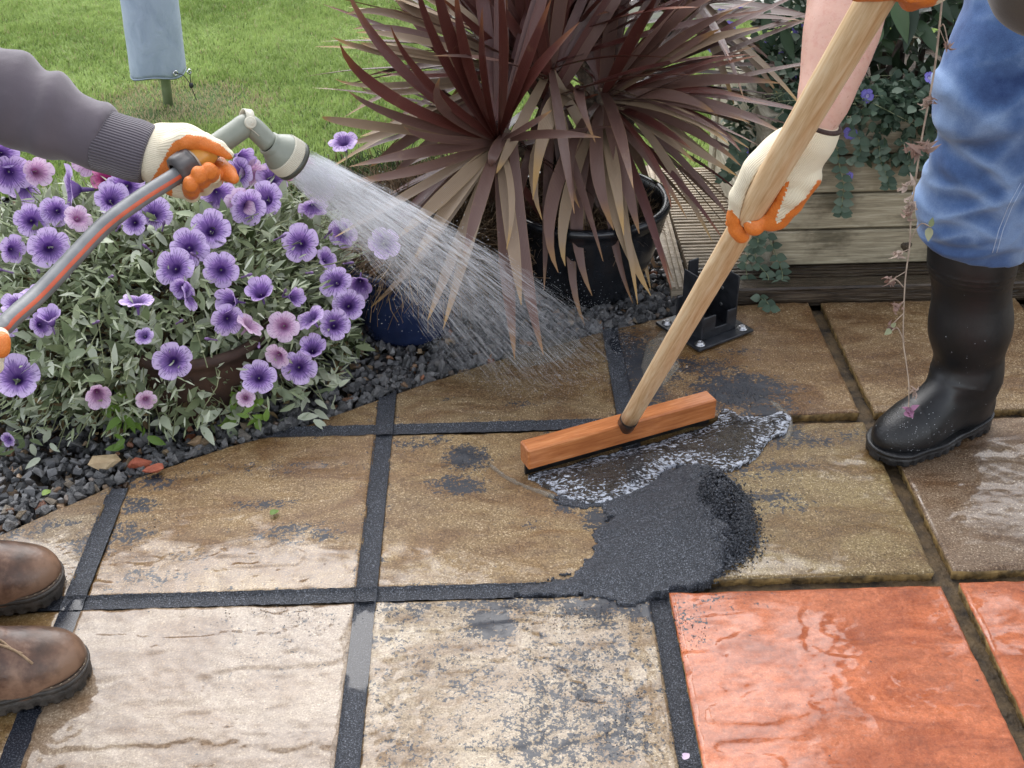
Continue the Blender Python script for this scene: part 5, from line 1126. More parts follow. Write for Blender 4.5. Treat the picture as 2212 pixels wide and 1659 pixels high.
cf = [pr(327, 338, 1.66, 62), pr(222, 306, 1.655, 68)]
def fcuff(P):
    d = cap_(P, cf[0][0], cf[1][0], cf[0][1], cf[1][1]); ax = nrm(cf[0][0]-cf[1][0]); s = (P-cf[0][0])@ax; s1 = (P-cf[1][0])@ax
    ang = rib_of(P, cf[1][0], cf[0][0], 1); d = d+.0014*np.sin(ang*3+1)-.002*np.exp(-((s+.020)/.018)**2)+.003*n3(P, 1, (30, 30, 30), 4)
    d = np.maximum(d, s+.002); return np.maximum(d, -(s1+.004))
lo, hi = bbox(cf, .012); v, q = snet(fcuff, lo, hi, .0028); v = relax(v, q, 2, .4)
a_ = rib_of(v, cf[1][0], cf[0][0], 1); mk('ribbed_cuff', v, q, M_cuff, lp, True, {'mask': a_*3.3})
limbs('body', [[(V3(-.27, -.08, 1.34), .055), (V3(-.25, -.08, 1.50), .055)], [(V3(-.235, -.08, 1.57), .085), (V3(-.22, -.08, 1.64), .088)], [(V3(-.14, -.08, 1.575), .012), (V3(-.135, -.08, 1.565), .015)]], M_skin, lp, .008, .03, .001, it=2)
limbs('hair', [[(V3(-.26, -.08, 1.63), .090), (V3(-.235, -.08, 1.675), .088)]], M_hair, lp, .008, .03, .006, (40, 40, 40))

# glove A: holds the spray lance
def gloveA():
    palm = [pr(322, 336, 1.66, 50), pr(360, 330, 1.665, 50), pr(404, 326, 1.675, 40)]
    pal2 = [pr(340, 368, 1.66, 30), pr(385, 392, 1.668, 32), pr(402, 405, 1.665, 22)]
    back = [pr(350, 305, 1.672, 33), pr(400, 303, 1.680, 30), pr(440, 312, 1.682, 24)]
    thumb = [pr(372, 322, 1.640, 30), pr(404, 304, 1.618, 23), pr(440, 305, 1.608, 18), pr(472, 319, 1.606, 15.5), pr(494, 334, 1.610, 11)]
    index = [pr(436, 322, 1.675, 22), pr(466, 350, 1.660, 18.5), pr(492, 374, 1.640, 18), pr(505, 386, 1.628, 12)]
    midf = [pr(432, 345, 1.680, 22), pr(462, 385, 1.672, 20), pr(458, 378, 1.625, 19), pr(452, 370, 1.598, 17), pr(450, 364, 1.592, 14)]
    ring = [pr(418, 365, 1.680, 22), pr(440, 402, 1.672, 20), pr(436, 388, 1.615, 19), pr(430, 378, 1.590, 17), pr(428, 372, 1.586, 14)]
    litt = [pr(395, 385, 1.675, 22), pr(414, 418, 1.665, 18), pr(413, 408, 1.618, 17.5), pr(412, 398, 1.592, 15.5), pr(410, 393, 1.588, 13)]
    fs = [thumb, index, midf, ring, litt]
    def f(P):
        d = smin(chain(P, palm, .015), chain(P, back, .012), .02); d = smin(d, chain(P, pal2, .012), .015)
        for k, c in enumerate(fs):
            e = chain(P, c, .004); d = smin(d, e, .0008 if k else .004); d = d+.0016*np.exp(-(e/.0016)**2)*0
        wr = n3(P, 5, (70, 70, 70), 9); d = d+.0013*wr
        w = pr(430, 330, 1.632, 27); wa, wb = DD(385, 366, 1.618), DD(500, 290, 1.645)     # room for the lance
        d = np.maximum(d, -(cap_(P, wa, wb, 26*1.63/FOC)-.0002)); d = np.maximum(d, -(P-cf[0][0])@nrm(cf[0][0]-cf[1][0])-.016)
        return d
    allp = palm+pal2+back+sum(fs, []); lo, hi = bbox(allp, .004)
    def mask(v):
        px, py, tt = SS(v.T.copy().T[0]) if False else (None, None, None)
        d = v-CAM; z = d@FW; px = IW/2+FOC*(d@RT)/z; py = IH/2-FOC*(d@UP)/z; j = 3.0*np.sin(px*.9+py*1.1)
        sep = (px-352-j*.5)*.86+(py-345)*.50                     # right of the knit edge
        top = py < np.interp(px, [340, 385, 405, 440, 470, 497, 505], [330, 302, 290, 296, 309, 330, 345])+j*.3
        org = (sep > 0) & ~top
        backs = (z > 1.648) & (px > 372) & (py > 350) & (px < 480); org &= ~backs
        kn = (px > 440) & (py > 375) & (px-py*.9 < 142) & (z > 1.618) & (px < 476); org &= ~kn
        return org.astype(float)
    glove('glove', f, lo, hi, .0019, lp, mask, lambda v: rib_of(v, cf[1][0], cf[0][0], 4.0))
gloveA()
# glove B: steadies the hose at the left edge
def gloveB():
    t_ = 1.38; palm = [pr(-95, 770, t_+.03, 50), pr(-45, 765, t_+.02, 52)]; fs = [[pr(-40, 735+i*24, t_+.03, 19), pr(-2, 728+i*22, t_, 19.5), pr(2, 735+i*20, t_-.035, 17), pr(-30, 742+i*20, t_-.05, 15)] for i in range(3)]
    fs[2] = [pr(-60, 800, t_+.02, 26), pr(-28, 795, t_, 24), pr(-12, 790, t_-.01, 20)]
    def f(P):
        d = chain(P, palm, .02)
        for c in fs: d = smin(d, chain(P, c, .005), .006)
        return np.maximum(d+.001*n3(P, 2, (60, 60, 60), 2), -cap_(P, DD(40, 670, 1.43), DD(-80, 800, 1.36), .0122))
    lo, hi = bbox(palm+sum(fs, []), .004)
    glove('glove', f, lo, hi, .0026, lp, lambda v: ((v-CAM)@FW < t_-.028).astype(float), lambda v: rib_of(v, palm[0][0], palm[1][0], 4.))
gloveB()

# ------------------------------------------------------------------ hose and spray lance
M_hose = simple('grey_hose', (.14, .145, .15), (.21, .215, .22), 30, .38, .1); M_hred = simple('hose_red_stripe', (.50, .09, .04), (.62, .13, .06), 30, .4, .1)
def hose():
    th = thing('garden_hose', (.0, -.4, 0), 'grey garden hose with a red stripe curving up to the spray lance', 'hose')
    C_ = [DD(390, 374, 1.612), DD(373, 385, 1.606), DD(300, 431, 1.58), DD(227, 486, 1.55), DD(160, 555, 1.52), DD(87, 632, 1.48), DD(14, 699, 1.43), DD(-80, 800, 1.375), V3(-.05, -.50, .42), V3(-.16, -.62, .12), V3(-.42, -.72, .018), V3(-1.0, -.6, .018), V3(-1.9, -.8, .018)]
    P = spline(C_, 150); r = .0112; v, f = tube(P, r, 20); mk('hose_tube', v, f, M_hose, th, True)
    vv = []; n = 7
    for k in range(len(P)):
        d = nrm(P[min(k+1, len(P)-1)]-P[max(k-1, 0)]); w = nrm(CAM-P[min(k, 95)]); w = nrm(w-d*(w@d)); s = np.cross(d, w)
        for j in range(n): a = math.radians(-30+j*26/(n-1)); sgn = 1 if s@(-UP) > 0 else -1; vv.append(P[k]+(w*math.cos(a)+s*sgn*math.sin(-a)*1.0)*(r+.00035))
    f = [[k*n+j, k*n+j+1, (k+1)*n+j+1, (k+1)*n+j] for k in range(len(P)-1) for j in range(n-1)]; mk('red_stripe', vv, f, M_hred, th, True)
hose()
M_sage = simple('sage_plastic', (.20, .215, .175), (.235, .25, .205), 30, .42, .12); M_dkp = simple('dark_grey_plastic', (.065, .06, .06), (.09, .083, .083), 40, .45, .15); M_beige = simple('beige_plastic', (.50, .47, .38), (.58, .55, .45), 40, .45, .1)
M_amber = simple('amber_plastic', (.58, .27, .04), (.68, .36, .07), 20, .3, .1); M_rim = simple('olive_black_plastic', (.045, .047, .038), (.065, .068, .055), 40, .4, .1)
HEADC = DD(630, 345, 1.700)
def lance():
    th = thing('spray_lance', HEADC, 'sage green watering lance with angled neck and ribbed beige spray head', 'spray nozzle')
    T = 1.62; px_ = T/FOC
    A = DD(388, 369, 1.612); B = DD(537, 266, 1.655); ax = nrm(B-A)
    v, f = lathe([(.0125, -.006), (.0190, -.005), (.0205, .000), (.0205, .013), (.0190, .015), (.0198, .017), (.0198, .021), (.013, .022)], 48, A, ax, lambda k, h: 1.0+(.05 if (k % 6) < 3 else 0)); mk('hose_nut', v, f, M_dkp, th, True)
    v, f = lathe([(.0125, .0215), (.0152, .023), (.0156, .026), (.0150, .029), (.0165, .034), (.0170, .044), (.0150, .050)], 48, A, ax); mk('amber_connector', v, f, M_amber, th, True)
    v, f = lathe([(.0158, .0222), (.0160, .0235), (.0158, .0245)], 40, A, ax); mk('white_seal', v, f, M_beige, th, True)
    C_ = DD(584, 312, 1.672); ax2 = nrm(HEADC-B)
    Q = [A+ax*.050, A+ax*.07, B-ax*.018, B-ax*.006+V3(0, 0, 0), B+(nrm(C_-B))*.008, C_]; P = spline(Q, 34); r = np.interp(np.linspace(0, 1, 34), [0, .12, .5, 1], [.0145, .0150, .0152, .0136]); v, f = tube(P, r, 32); nk = mk('handle', v, f, M_sage, th, True)
    # moulded grip line under the bend
    low = [p-UP*0 for p in P[14:30]]; ln = [p+nrm(CAM-p)*r_*.98-UP*.004*np.sign(1)+0*UP for p, r_ in zip(P[12:30], r[12:30])]; v, f = tube(ln, .0006, 5); mk('mould_line', v, f, M_beige, nk, True)
    ax3 = nrm(C_-B)*.55+nrm(HEADC-C_)*.45; ax3 = nrm(HEADC-C_); L = np.linalg.norm(HEADC-C_)
    v, f = lathe([(.0135, -.004), (.0168, -.0035), (.0168, .002), (.0185, .004), (.0262, .017), (.0268, .020)], 64, C_, ax3); mk('spray_head', v, f, M_sage, th, True)
    v, f = lathe([(.0268, .0195), (.0276, .0215), (.0288, .036), (.0280, .038)], 144, C_, ax3, lambda k, h: 1.0+(.022 if k % 2 else 0)); mk('ribbed_ring', v, f, M_beige, th, False)
    v, f = lathe([(.0284, .0375), (.0296, .0385), (.0296, .0445), (.0275, .0455), (.0255, .0440), (.0005, .0440)], 64, C_, ax3); mk('rose_rim', v, f, M_rim, th, True)
    c = B-ax*.004+UP*.001; n_ = nrm(np.cross(ax, nrm(C_-B))); n_ = n_ if n_@(CAM-B) > 0 else -n_; upb = nrm(UP-n_*(UP@n_)); sd_ = np.cross(upb, n_); V_ = []
    for k in range(15):
        a = math.pi*(k/14)*1.08-.1; p = c+n_*.0178*math.cos(a)+upb*.0168*max(math.sin(a), -.3)+upb*.003; V_ += [p-sd_*.0055, p+sd_*.0055, p+sd_*.0055-(p-c)*.10, p-sd_*.0055-(p-c)*.10]
    f = [[4*k+j, 4*k+(j+1) % 4, 4*k+4+(j+1) % 4, 4*k+4+j] for k in range(14) for j in range(4)]+[[0, 1, 2, 3], [56, 57, 58, 59]]; st = mk('carry_strap', V_, f, M_beige, th, True)
    v, f = lathe([(.0005, .0012), (.0045, .0012), (.0050, .0004), (.0062, .0006), (.0078, .0), (.0080, -.003)], 32, c+n_*.0182+upb*.000, n_); mk('strap_button', v, f, M_beige, th, True)
    return C_+ax3*.045, ax3
ROSE, RAX = lance()

# ------------------------------------------------------------------ squeegee
M_hd = wood_mat('orange_hardwood', (.30, .095, .030), (.44, .155, .052), (.56, .23, .09), (2.0, 22, 22), .22, bump=.15, dirt=.12)
M_ash = wood_mat('pale_handle_wood', (.50, .30, .14), (.68, .48, .28), (.78, .62, .42), (40, 40, 2.2), .42, bump=.12, dirt=.05)
M_tape = simple('black_tape', (.012, .010, .010), (.03, .026, .024), 60, .3, .2)
HB0 = G(1352, 918, .056)
hx, hy = DD(1890, 0, 1.165), None
HDIR = nrm(hx-HB0); HLEN = np.linalg.norm(hx-HB0)
def squeegee():
    a = G(1142, 1017, .020); b = G(1546, 904, .020); ax = nrm(b-a); bk = V3(-ax[1], ax[0], 0); L = np.linalg.norm(b-a); c = (a+b)/2+bk*.019+V3(0, 0, .022)
    th = thing('squeegee', V3(c[0], c[1], 0), 'orange hardwood floor squeegee with long pale round handle pushing murky water', 'squeegee')
    Rm = np.stack([ax, bk, V3(0, 0, 1)], 1); v, f = box((0, 0, 0), (L, .038, .044), bev=.0028)
    hm = mesh('wooden_head', v, f, M_hd, False); link('wooden_head', hm, Matrix([[Rm[i][0], Rm[i][1], Rm[i][2], c[i]] for i in range(3)]+[[0, 0, 0, 1]]), th)
    v, f = box(c+V3(0, 0, -.030)+bk*.003, (L-.004, .005, .028), Rm); mk('rubber_blade', v, f, simple('black_blade', (.008, .008, .009), (.018, .018, .019), 50, .3, .1), th, False)
    r0, r1 = .0172, .0172; s_ = np.linspace(.030, HLEN+.42, 30); rr = np.linspace(.0163, .0178, 30); v, f = tube(np.c_[s_*0, s_*0, s_], rr, 36); e1_, e2_, _d = frame(HDIR)
    hm = mesh('handle', v, f, M_ash, True); link('handle', hm, Matrix([[e1_[i], e2_[i], HDIR[i], HB0[i]] for i in range(3)]+[[0, 0, 0, 1]]), th)
    v, f = lathe([(.0160, -.012), (.0168, -.004), (.0173, .030), (.0172, .038), (.0150, .039)], 32, HB0+HDIR*.002, HDIR); mk('black_ferrule', v, f, M_tape, th, True)
    v, f = tube(spline([G(1356, 922, .052), G(1366, 930, .045), G(1372, 928, .040)], 6), .0014, 5); mk('tape_end', v, f, M_beige, th, True)
squeegee()

# ------------------------------------------------------------------ right person
rp = thing('person', (1.75, .45, 0), 'person at the right in blue jeans and black rubber boots gripping the squeegee handle', 'person', 'people laying the patio')
shaft = [(YP(2092, 790, .425), .060), (YP(2096, 700, .425), .067), (YP(2102, 545, .425), .070), (YP(2104, 470, .425), .071)]
make_boot(rp, (1.642, .452), (1.398, .334), .100, 'welly', M_rubber, M_bsole, None, shaft)
def drops(o, pts, n, sx, sy):
    oc = nrm_rows(np.array([[1, 0, 0], [-1, 0, 0], [0, 1, 0], [0, -1, 0], [0, 0, 1], [0, 0, -1]], float)); of = np.array([[0, 2, 4], [2, 1, 4], [1, 3, 4], [3, 0, 4], [2, 0, 5], [1, 2, 5], [3, 1, 5], [0, 3, 5]]); V_ = []
    W = wmat(o); T_ = BVHTree.FromPolygons([W@v.co for v in o.data.vertices], [tuple(p.vertices) for p in o.data.polygons])
    for _ in range(n):
        x, y = pts[0]+R.randn()*sx, pts[1]+R.randn()*sy; h_ = T_.ray_cast(Vector(CAM), Vector(nrm(ray(x, y))))
        if h_[0] is not None: V_.append(oc*R.uniform(.0004, .0012)+np.array(h_[0]))
    if V_: k = len(V_); mk('water_drops', np.concatenate(V_), (of[None]+(np.arange(k)*6)[:, None, None]).reshape(-1, 3), M_drop, o, True, kind='stuff')
t = NT('water_drop'); M_drop = t.fin((.5, .52, .55), .03, IOR=1.33, Alpha=.6)
wb = [o for o in rp.children if o.name.startswith('boot')][0]; drops(wb, (1985, 930), 120, 45, 28); drops(wb, (2090, 780), 20, 40, 90)
sh2 = [(p+V3(.40, -.28, 0), r) for p, r in shaft]; make_boot(rp, (2.06, .18), (1.815, .06), .100, 'welly', M_rubber, M_bsole, None, sh2)
def jp(px, py, y, r): p = YP(px, py, y); return (p, r*SS(p)[2]/FOC)
JL = [jp(2110, 527, .425, 101), jp(2106, 455, .42, 107), jp(2112, 400, .41, 102), jp(2132, 320, .40, 95), jp(2136, 210, .385, 104), jp(2176, 95, .40, 108), jp(2232, -20, .43, 122), jp(2300, -160, .50, 140)]
def ridge(P):
    wx = n3(P, 7, (6, 6, 6), 11, 2)*.09; q = vnoise(P[..., 0]*7+wx*20, P[..., 1]*7, (P[..., 2]+wx+.35*(P[..., 0]-1.5))*17, 31); q2 = vnoise(P[..., 0]*11+5, P[..., 1]*11, (P[..., 2]-.5*(P[..., 0]-1.5)+wx)*26, 33)
    return (1-np.abs(2*q-1))**3+.5*(1-np.abs(2*q2-1))**3
def jean_extra(P, d):
    z = P[..., 2]; x = P[..., 0]; zk = [JL[k][0][2] for k in range(len(JL))]; ph = n3(P, 4, (9, 9, 9), 6, 2)*.07
    w = .5+.5*np.sin(x*17+P[..., 1]*13+z*9); d = d-.0085*ridge(P)+.003
    for zc, sl_, a_, wd in ((zk[0]+.012, .05, .006, .010), (zk[1]-.02, -.25, .007, .016), (zk[1]+.045, .35, .006, .013), (zk[2]+.03, -.5, .007, .016), (zk[3]+.01, .5, .009, .020), (zk[3]+.075, -.45, .006, .015), (zk[4]-.025, .18, .008, .016), (zk[4]+.035, -.25, .007, .014), (zk[5]+.0, .6, .006, .02), (zk[5]+.07, .2, .006, .02)):
        d = d-.8*a_*np.exp(-((z-zc-sl_*(x-1.5)+ph)/(wd*.9))**2)*(.4+.6*w)+a_*.6*np.exp(-((z-zc-wd*2.1-sl_*(x-1.5)+ph)/(wd*.8))**2)*w
    zb = zk[0]-.004-.12*(x-1.53); return np.maximum(d, np.where(z < zb, zb-z, -1))
rj = limbs('jeans', [JL], M_denim, rp, .0042, .03, .004, (13, 13, 18), jean_extra, it=2)
seamP = []
for px, py in ((2205, 395), (2178, 452), (2158, 500), (2144, 548)):
    p = None
    for yy in np.linspace(.25, .45, 160):
        q = YP(px, py, yy)
        if chain(q[None], JL[:4], .03)[0] < .0035: p = q; break
    seamP.append(p if p is not None else YP(px, py, .36))
t = NT('denim_thread'); M_thread = t.fin((.38, .46, .62), .8)
sx = np.interp(np.linspace(0, 1, 20), np.linspace(0, 1, 4), [2205, 2178, 2158, 2144]); sy = np.linspace(395, 546, 20)
for off in (0, 9):
    v, f = tube([surf(rj, a+off, b, .0006) for a, b in zip(sx, sy)], .0008, 5); mk('seam', v, f, M_thread, rj, True)
limbs('jeans', [[(sh2[-1][0]+V3(0, 0, -.01), .085), (V3(1.90, .14, .55), .082), (V3(2.02, .35, .93), .115)], [(JL[-1][0], .10), (V3(2.05, .55, .95), .12)], [(V3(2.02, .36, .95), .13), (V3(2.06, .56, .95), .13)]], M_denim, rp, .011)
TB = [(V3(2.06, .46, 1.0), .145), (V3(1.98, .42, 1.22), .15), (V3(1.86, .36, 1.42), .13)]
limbs('jacket', [TB, [(V3(1.83, .16, 1.44), .085), (V3(1.64, .02, 1.25), .062)], [(V3(1.84, .54, 1.45), .085), (V3(1.62, .42, 1.30), .06)], [(V3(1.83, .16, 1.44), .09), (V3(1.84, .54, 1.45), .09)], [pr(2330, -100, 1.70, 110), (V3(2.0, .38, 1.1), .12)]], M_jacket, rp, .010)
limbs('jacket_hem', [[pr(2262, -52, 1.62, 128), pr(2340, -90, 1.66, 130)]], M_jacket, rp, .006)
# skin: forearms, neck and head in one body
fa = [pr(1765, 262, 1.455, 45), pr(1783, 205, 1.45, 51), pr(1803, 130, 1.45, 64), pr(1820, 60, 1.45, 74), pr(1838, -30, 1.455, 83), pr(1875, -150, 1.50, 86)]
arm2 = [pr(2010, -75, 1.15, 44), pr(2090, -180, 1.2, 60)]
def fbody(P):
    d = chain(P, fa+[(V3(1.45, .26, 1.25), .045), (V3(1.62, .42, 1.30), .045)], .02); d = smin(d, chain(P, arm2+[(V3(1.50, -.05, 1.22), .042), (V3(1.64, .02, 1.26), .045)], .02), .01)
    d = smin(d, chain(P, [(V3(1.62, .42, 1.30), .045), (V3(1.84, .5, 1.45), .05), (V3(1.83, .35, 1.50), .055), (V3(1.83, .2, 1.45), .05), (V3(1.64, .02, 1.26), .045)], .02), .02)
    d = smin(d, chain(P, [(V3(1.81, .35, 1.50), .055), (V3(1.76, .34, 1.60), .055), (V3(1.74, .34, 1.67), .088), (V3(1.755, .34, 1.73), .088)], .02), .02)
    d = smin(d, ell_(P, (1.645, .34, 1.67), (.02, .014, .02)), .012)
    return d+.0016*n3(P, 2, (20, 20, 20), 2)
allp = fa+arm2+[(V3(1.84, .52, 1.75), .10), (V3(1.7, -.05, 1.2), .05)]; lo, hi = bbox(allp, .01)
v, q = snet(fbody, lo, hi, .0075); v = relax(v, q, 2, .5); mk('body', v, q, M_skin, rp, True)
limbs('hair', [[(V3(1.79, .34, 1.72), .086), (V3(1.765, .34, 1.765), .086)]], M_hair, rp, .008, .03, .006, (40, 40, 40))
def gloveC():
    cuff = [pr(1768, 262, 1.455, 50), pr(1750, 300, 1.468, 47), pr(1715, 350, 1.495, 56)]
    palm = [pr(1700, 345, 1.498, 58), pr(1668, 382, 1.512, 52)]; kn = [pr(1706, 335, 1.495, 44), pr(1648, 365, 1.500, 38)]
    f1 = [pr(1636, 368, 1.505, 34), pr(1600, 425, 1.535, 24), pr(1589, 470, 1.560, 18), pr(1594, 494, 1.570, 19), pr(1602, 508, 1.575, 18)]
    f2 = [pr(1660, 378, 1.515, 34), pr(1621, 425, 1.535, 24), pr(1618, 455, 1.548, 19), pr(1630, 486, 1.550, 21), pr(1637, 462, 1.542, 18)]
    f3 = [pr(1618, 400, 1.545, 24), pr(1592, 455, 1.580, 15), pr(1576, 482, 1.590, 9.5)]
    th = [pr(1742, 335, 1.482, 38), pr(1733, 375, 1.492, 37), pr(1708, 412, 1.505, 33), pr(1688, 442, 1.525, 29), pr(1672, 468, 1.545, 28), pr(1663, 474, 1.549, 25)]
    th2 = [pr(1748, 385, 1.505, 26), pr(1710, 440, 1.530, 22), pr(1680, 482, 1.560, 14)]
    fs = [f1, f2, f3, th, th2]
    def f(P):
        d = smin(chain(P, cuff, .02), chain(P, palm, .02), .02); d = smin(d, chain(P, kn, .02), .02)
        for k, c in enumerate(fs): d = smin(d, chain(P, c, .006), .0010 if k < 4 else .010)
        d = d+.0012*n3(P, 5, (60, 60, 60), 9); d = np.maximum(d, -cap_(P, HB0, HB0+HDIR*(HLEN+.2), .0172))
        ax = nrm(cuff[0][0]-cuff[1][0]); return np.maximum(d, (P-cuff[0][0])@ax-.001)
    lo, hi = bbox(cuff+palm+kn+sum(fs, []), .004)
    polyL = [(1660, 360), (1656, 380), (1640, 410), (1634, 440), (1640, 470), (1660, 540), (1560, 540), (1560, 452), (1583, 455), (1586, 462), (1601, 476), (1604, 468), (1612, 478), (1622, 484), (1624, 458), (1628, 425), (1640, 396)]
    polyR = [(1706, 388), (1700, 408), (1688, 440), (1674, 478), (1682, 484), (1700, 462), (1740, 428), (1768, 388), (1800, 400), (1700, 540), (1640, 540), (1636, 455), (1650, 440), (1680, 410)]
    def mask(v):
        d = v-CAM; z = d@FW; px = IW/2+FOC*(d@RT)/z+1.5*np.sin(v[:, 2]*900); py = IH/2-FOC*(d@UP)/z
        return (inpoly(px, py, polyL) | inpoly(px, py, polyR)).astype(float)
    ax0, ax1 = cuff[0][0], palm[1][0]
    g = glove('glove', f, lo, hi, .0021, rp, mask, lambda v: rib_of(v, ax0, ax1, 4.5))
    a = nrm(cuff[0][0]-cuff[1][0]); e1, e2, _ = frame(a); c0 = cuff[0][0]-a*.001; r = cuff[0][1]; ring = [c0+r*(e1*math.cos(q)+e2*math.sin(q)) for q in np.linspace(0, 2*math.pi, 40)]
    v, f_ = tube(ring, .0030, 8, False); mk('glove_hem', v, f_, simple('dark_brown_hem', (.03, .014, .012), (.06, .03, .026), 200, .8, .4), g, True)
gloveC()
def gloveD():
    c0 = HB0+HDIR*(HLEN+.035); fs = []
    for i in range(4):
        b = HB0+HDIR*(HLEN+.004+i*.021); fs.append([(b+RT*.034+FW*.006, .0115), (b+RT*.024-FW*.022, .0115), (b-FW*.029-RT*.004, .0115), (b-RT*.022-FW*.020, .0105)])
    palm = [(c0+RT*.033+FW*.012, .022), (c0+RT*.040+FW*.02+HDIR*.05, .026), (DD(2010, -75, 1.15), .032)]; tb = [pr(1980, -22, 1.16, 26), pr(1992, -14, 1.14, 22), pr(1968, -8, 1.125, 16)]
    def f(P):
        d = chain(P, palm, .02)
        for c in fs+[tb]: d = smin(d, chain(P, c, .005), .005)
        return np.maximum(d+.0012*n3(P, 5, (60, 60, 60), 9), -cap_(P, HB0, HB0+HDIR*(HLEN+.5), .0178))
    lo, hi = bbox(palm+sum(fs, [])+tb, .004)
    glove('glove', f, lo, hi, .0028, rp, lambda v: ((v-c0)@RT < .046).astype(float), lambda v: rib_of(v, palm[0][0], palm[2][0], 4.))
gloveD()

# ------------------------------------------------------------------ steel post shoe
def shoe():
    Lc, Fc, Rc = G(1414, 698, .006), G(1508, 759, .006), G(1630, 716, .006); c = (Lc+Rc)/2; d1 = nrm(Fc-Lc); d2 = nrm(Rc-Fc); d2 = nrm(d2-d1*(d1@d2)); l1 = np.linalg.norm(Fc-Lc); l2 = np.linalg.norm(Rc-Fc)
    th = thing('post_base', (c[0], c[1], 0), 'black steel post shoe bolted to the slab beside the squeegee handle', 'post base')
    t = NT('black_powder_coat'); m = t.fin(t.ramp(t.noise(40, 5), [(.4, (.012, .013, .016)), (.75, (.035, .038, .045))]), .35, t.bump(t.noise(200, 3), .15, .001), Specular_IOR_Level=.5)
    Rm = np.stack([d1, d2, V3(0, 0, 1)], 1)
    def P(name, cc, s, bev=.0012): v, f = box((0, 0, 0), s, bev=bev); return mk(name, v@Rm.T+c+Rm@V3(*cc)+V3(0, 0, .0), f, m, th, False)
    P('base_plate', (0, 0, .001), (l1, l2, .006))
    s = .094; P('side_plate', (.012, -s/2, .075), (s-.024, .0045, .145)); P('side_plate', (0, s/2, .068), (s, .0045, .128)); P('web_plate', (-s/2+.0023, 0, .036), (.0045, s-.006, .066)); P('tall_flange', (-s/2+.0023, -.004, .108), (.0044, .028, .082)); P('web_plate', (s/2-.0023, -s*.30, .030), (.0045, s*.38, .052)); P('web_plate', (s/2-.0023, s*.36, .030), (.0045, s*.26, .052)); P('web_plate', (s/2-.0023, 0.0, .014), (.0046, s-.006, .020))
    for a in (-1, 1):
        for b in (-1, 1): v, f = box((a*s/2*.999, b*s/2, .006), (.006, .006, .004)); 
    mb = simple('zinc_bolt', (.35, .35, .36), (.55, .55, .56), 60, .3, .2, Metallic=.9); md = simple('bolt_recess', (.02, .02, .02), (.04, .04, .04), 60, .6, 0)
    for a in (-1, 1):
        for b in (-1, 1):
            q = c+d1*a*(l1/2-.018)+d2*b*(l2/2-.018)+V3(0, 0, .004)
            v, f = lathe([(.0115, 0), (.0115, .0014), (.0078, .0016), (.0076, .0050), (.0066, .0062), (.0034, .0062), (.0033, .0035), (.0004, .0035)], 24, q); o = mk('bolt', v, f, mb, th, True)
    for zz in (.045, .085): v, f = lathe([(.0004, .0005), (.004, .0005), (.0045, 0)], 14, c+Rm@V3(0, s/2-.0035, zz), -d2); mk('hole_rim', v, f, mb, th, True)
shoe()

# ------------------------------------------------------------------ dried stem hanging in front
def dried():
    th = thing('dried_stem', DD(1963, 884, 1.5), 'thin dried flower stem hanging before the planter, pink bloom at its tip', 'dried stem')
    M_ds = simple('dry_stem', (.22, .16, .12), (.36, .28, .21), 60, .8, .2); M_cr = leafmat('withered_petal', (.22, .13, .11), (.36, .25, .21), (.5, .4, .35), .8, .3, attr=None); M_pi = leafmat('pink_bloom', (.34, .14, .26), (.46, .24, .38), (.55, .36, .46), .7, .3, attr=None)
    Q = [(2050, -160), (2035, 0), (2021, 133), (2006, 220), (1991, 300), (1976, 400), (1968, 467), (1965, 530), (1955, 611), (1951, 728), (1957, 780), (1963, 828), (1963, 880)]
    P = spline([DD(x, y, 1.50) for x, y in Q], 60); v, f = tube(P, np.linspace(.0014, .0006, 60), 7); mk('stem', v, f, M_ds, th, True)
    r = R
    def blob(px, py, s, m, n=7, nm='withered_flower'):
        b = MB(); c = DD(px, py, 1.495)
        for k in range(n):
            lv, lf = leafmesh('l', 1, .75, None, .5, 1.0, 6); d = nrm(V3(r.randn(), r.randn(), r.randn()*.7-.5)); b.add((lv*s*r.uniform(.4, 1.0)*V3(1, 1, 1+r.rand()*2))@orient(d, r.randn(3)).T+c+r.randn(3)*s*.2, lf.tolist())
        v = np.concatenate(b.v); mk(nm, v, b.f, m, th, True, kind='stuff')
        k = np.argmin([np.linalg.norm(q-c) for q in P]); v, f = tube([P[max(k-1, 0)], c], .0007, 4, False); mk('flower_stalk', v, f, M_ds, th, True)
    for px, py, s in ((2010, 215, .010), (1998, 220, .012), (1978, 320, .016), (2002, 318, .014), (1958, 400, .013), (1968, 440, .014), (1962, 462, .010), (1940, 548, .011), (1922, 607, .012), (1938, 665, .010), (2045, 100, .012), (1922, 706, .010), (1975, 848, .008)): blob(px, py, s*.85, M_cr, 10)
    blob(1962, 885, .013, M_pi, 9, 'pink_flower')
    for a, b in (((1965, 520), (2010, 490)), ((1951, 620), (1920, 610)), ((1953, 740), (1925, 715)), ((2030, 60), (2048, 95))):
        v, f = tube(spline([DD(*a, 1.50), DD((a[0]+b[0])/2, min(a[1], b[1])-6, 1.49), DD(*b, 1.49)], 8), .0008, 4, False); mk('twig', v, f, M_ds, th, True)
    ml = leafmat('stem_leaf', (.16, .2, .1), (.3, .32, .2), (.4, .38, .25), .7, .3, attr=None)
    for (x, y, ex, ey) in ((2010, 490, 2015, 470), (2008, 492, 2005, 520), (1925, 712, 1912, 722), (1926, 706, 1935, 698)):
        a, b = DD(x, y, 1.49), DD(ex, ey, 1.48); s = np.linalg.norm(b-a); lv, lf = leafmesh('l', 1, .5, None); mk('leaf', (lv*s)@orient(b-a, nrm(CAM-a)).T+a, lf, ml, th, True)
dried()
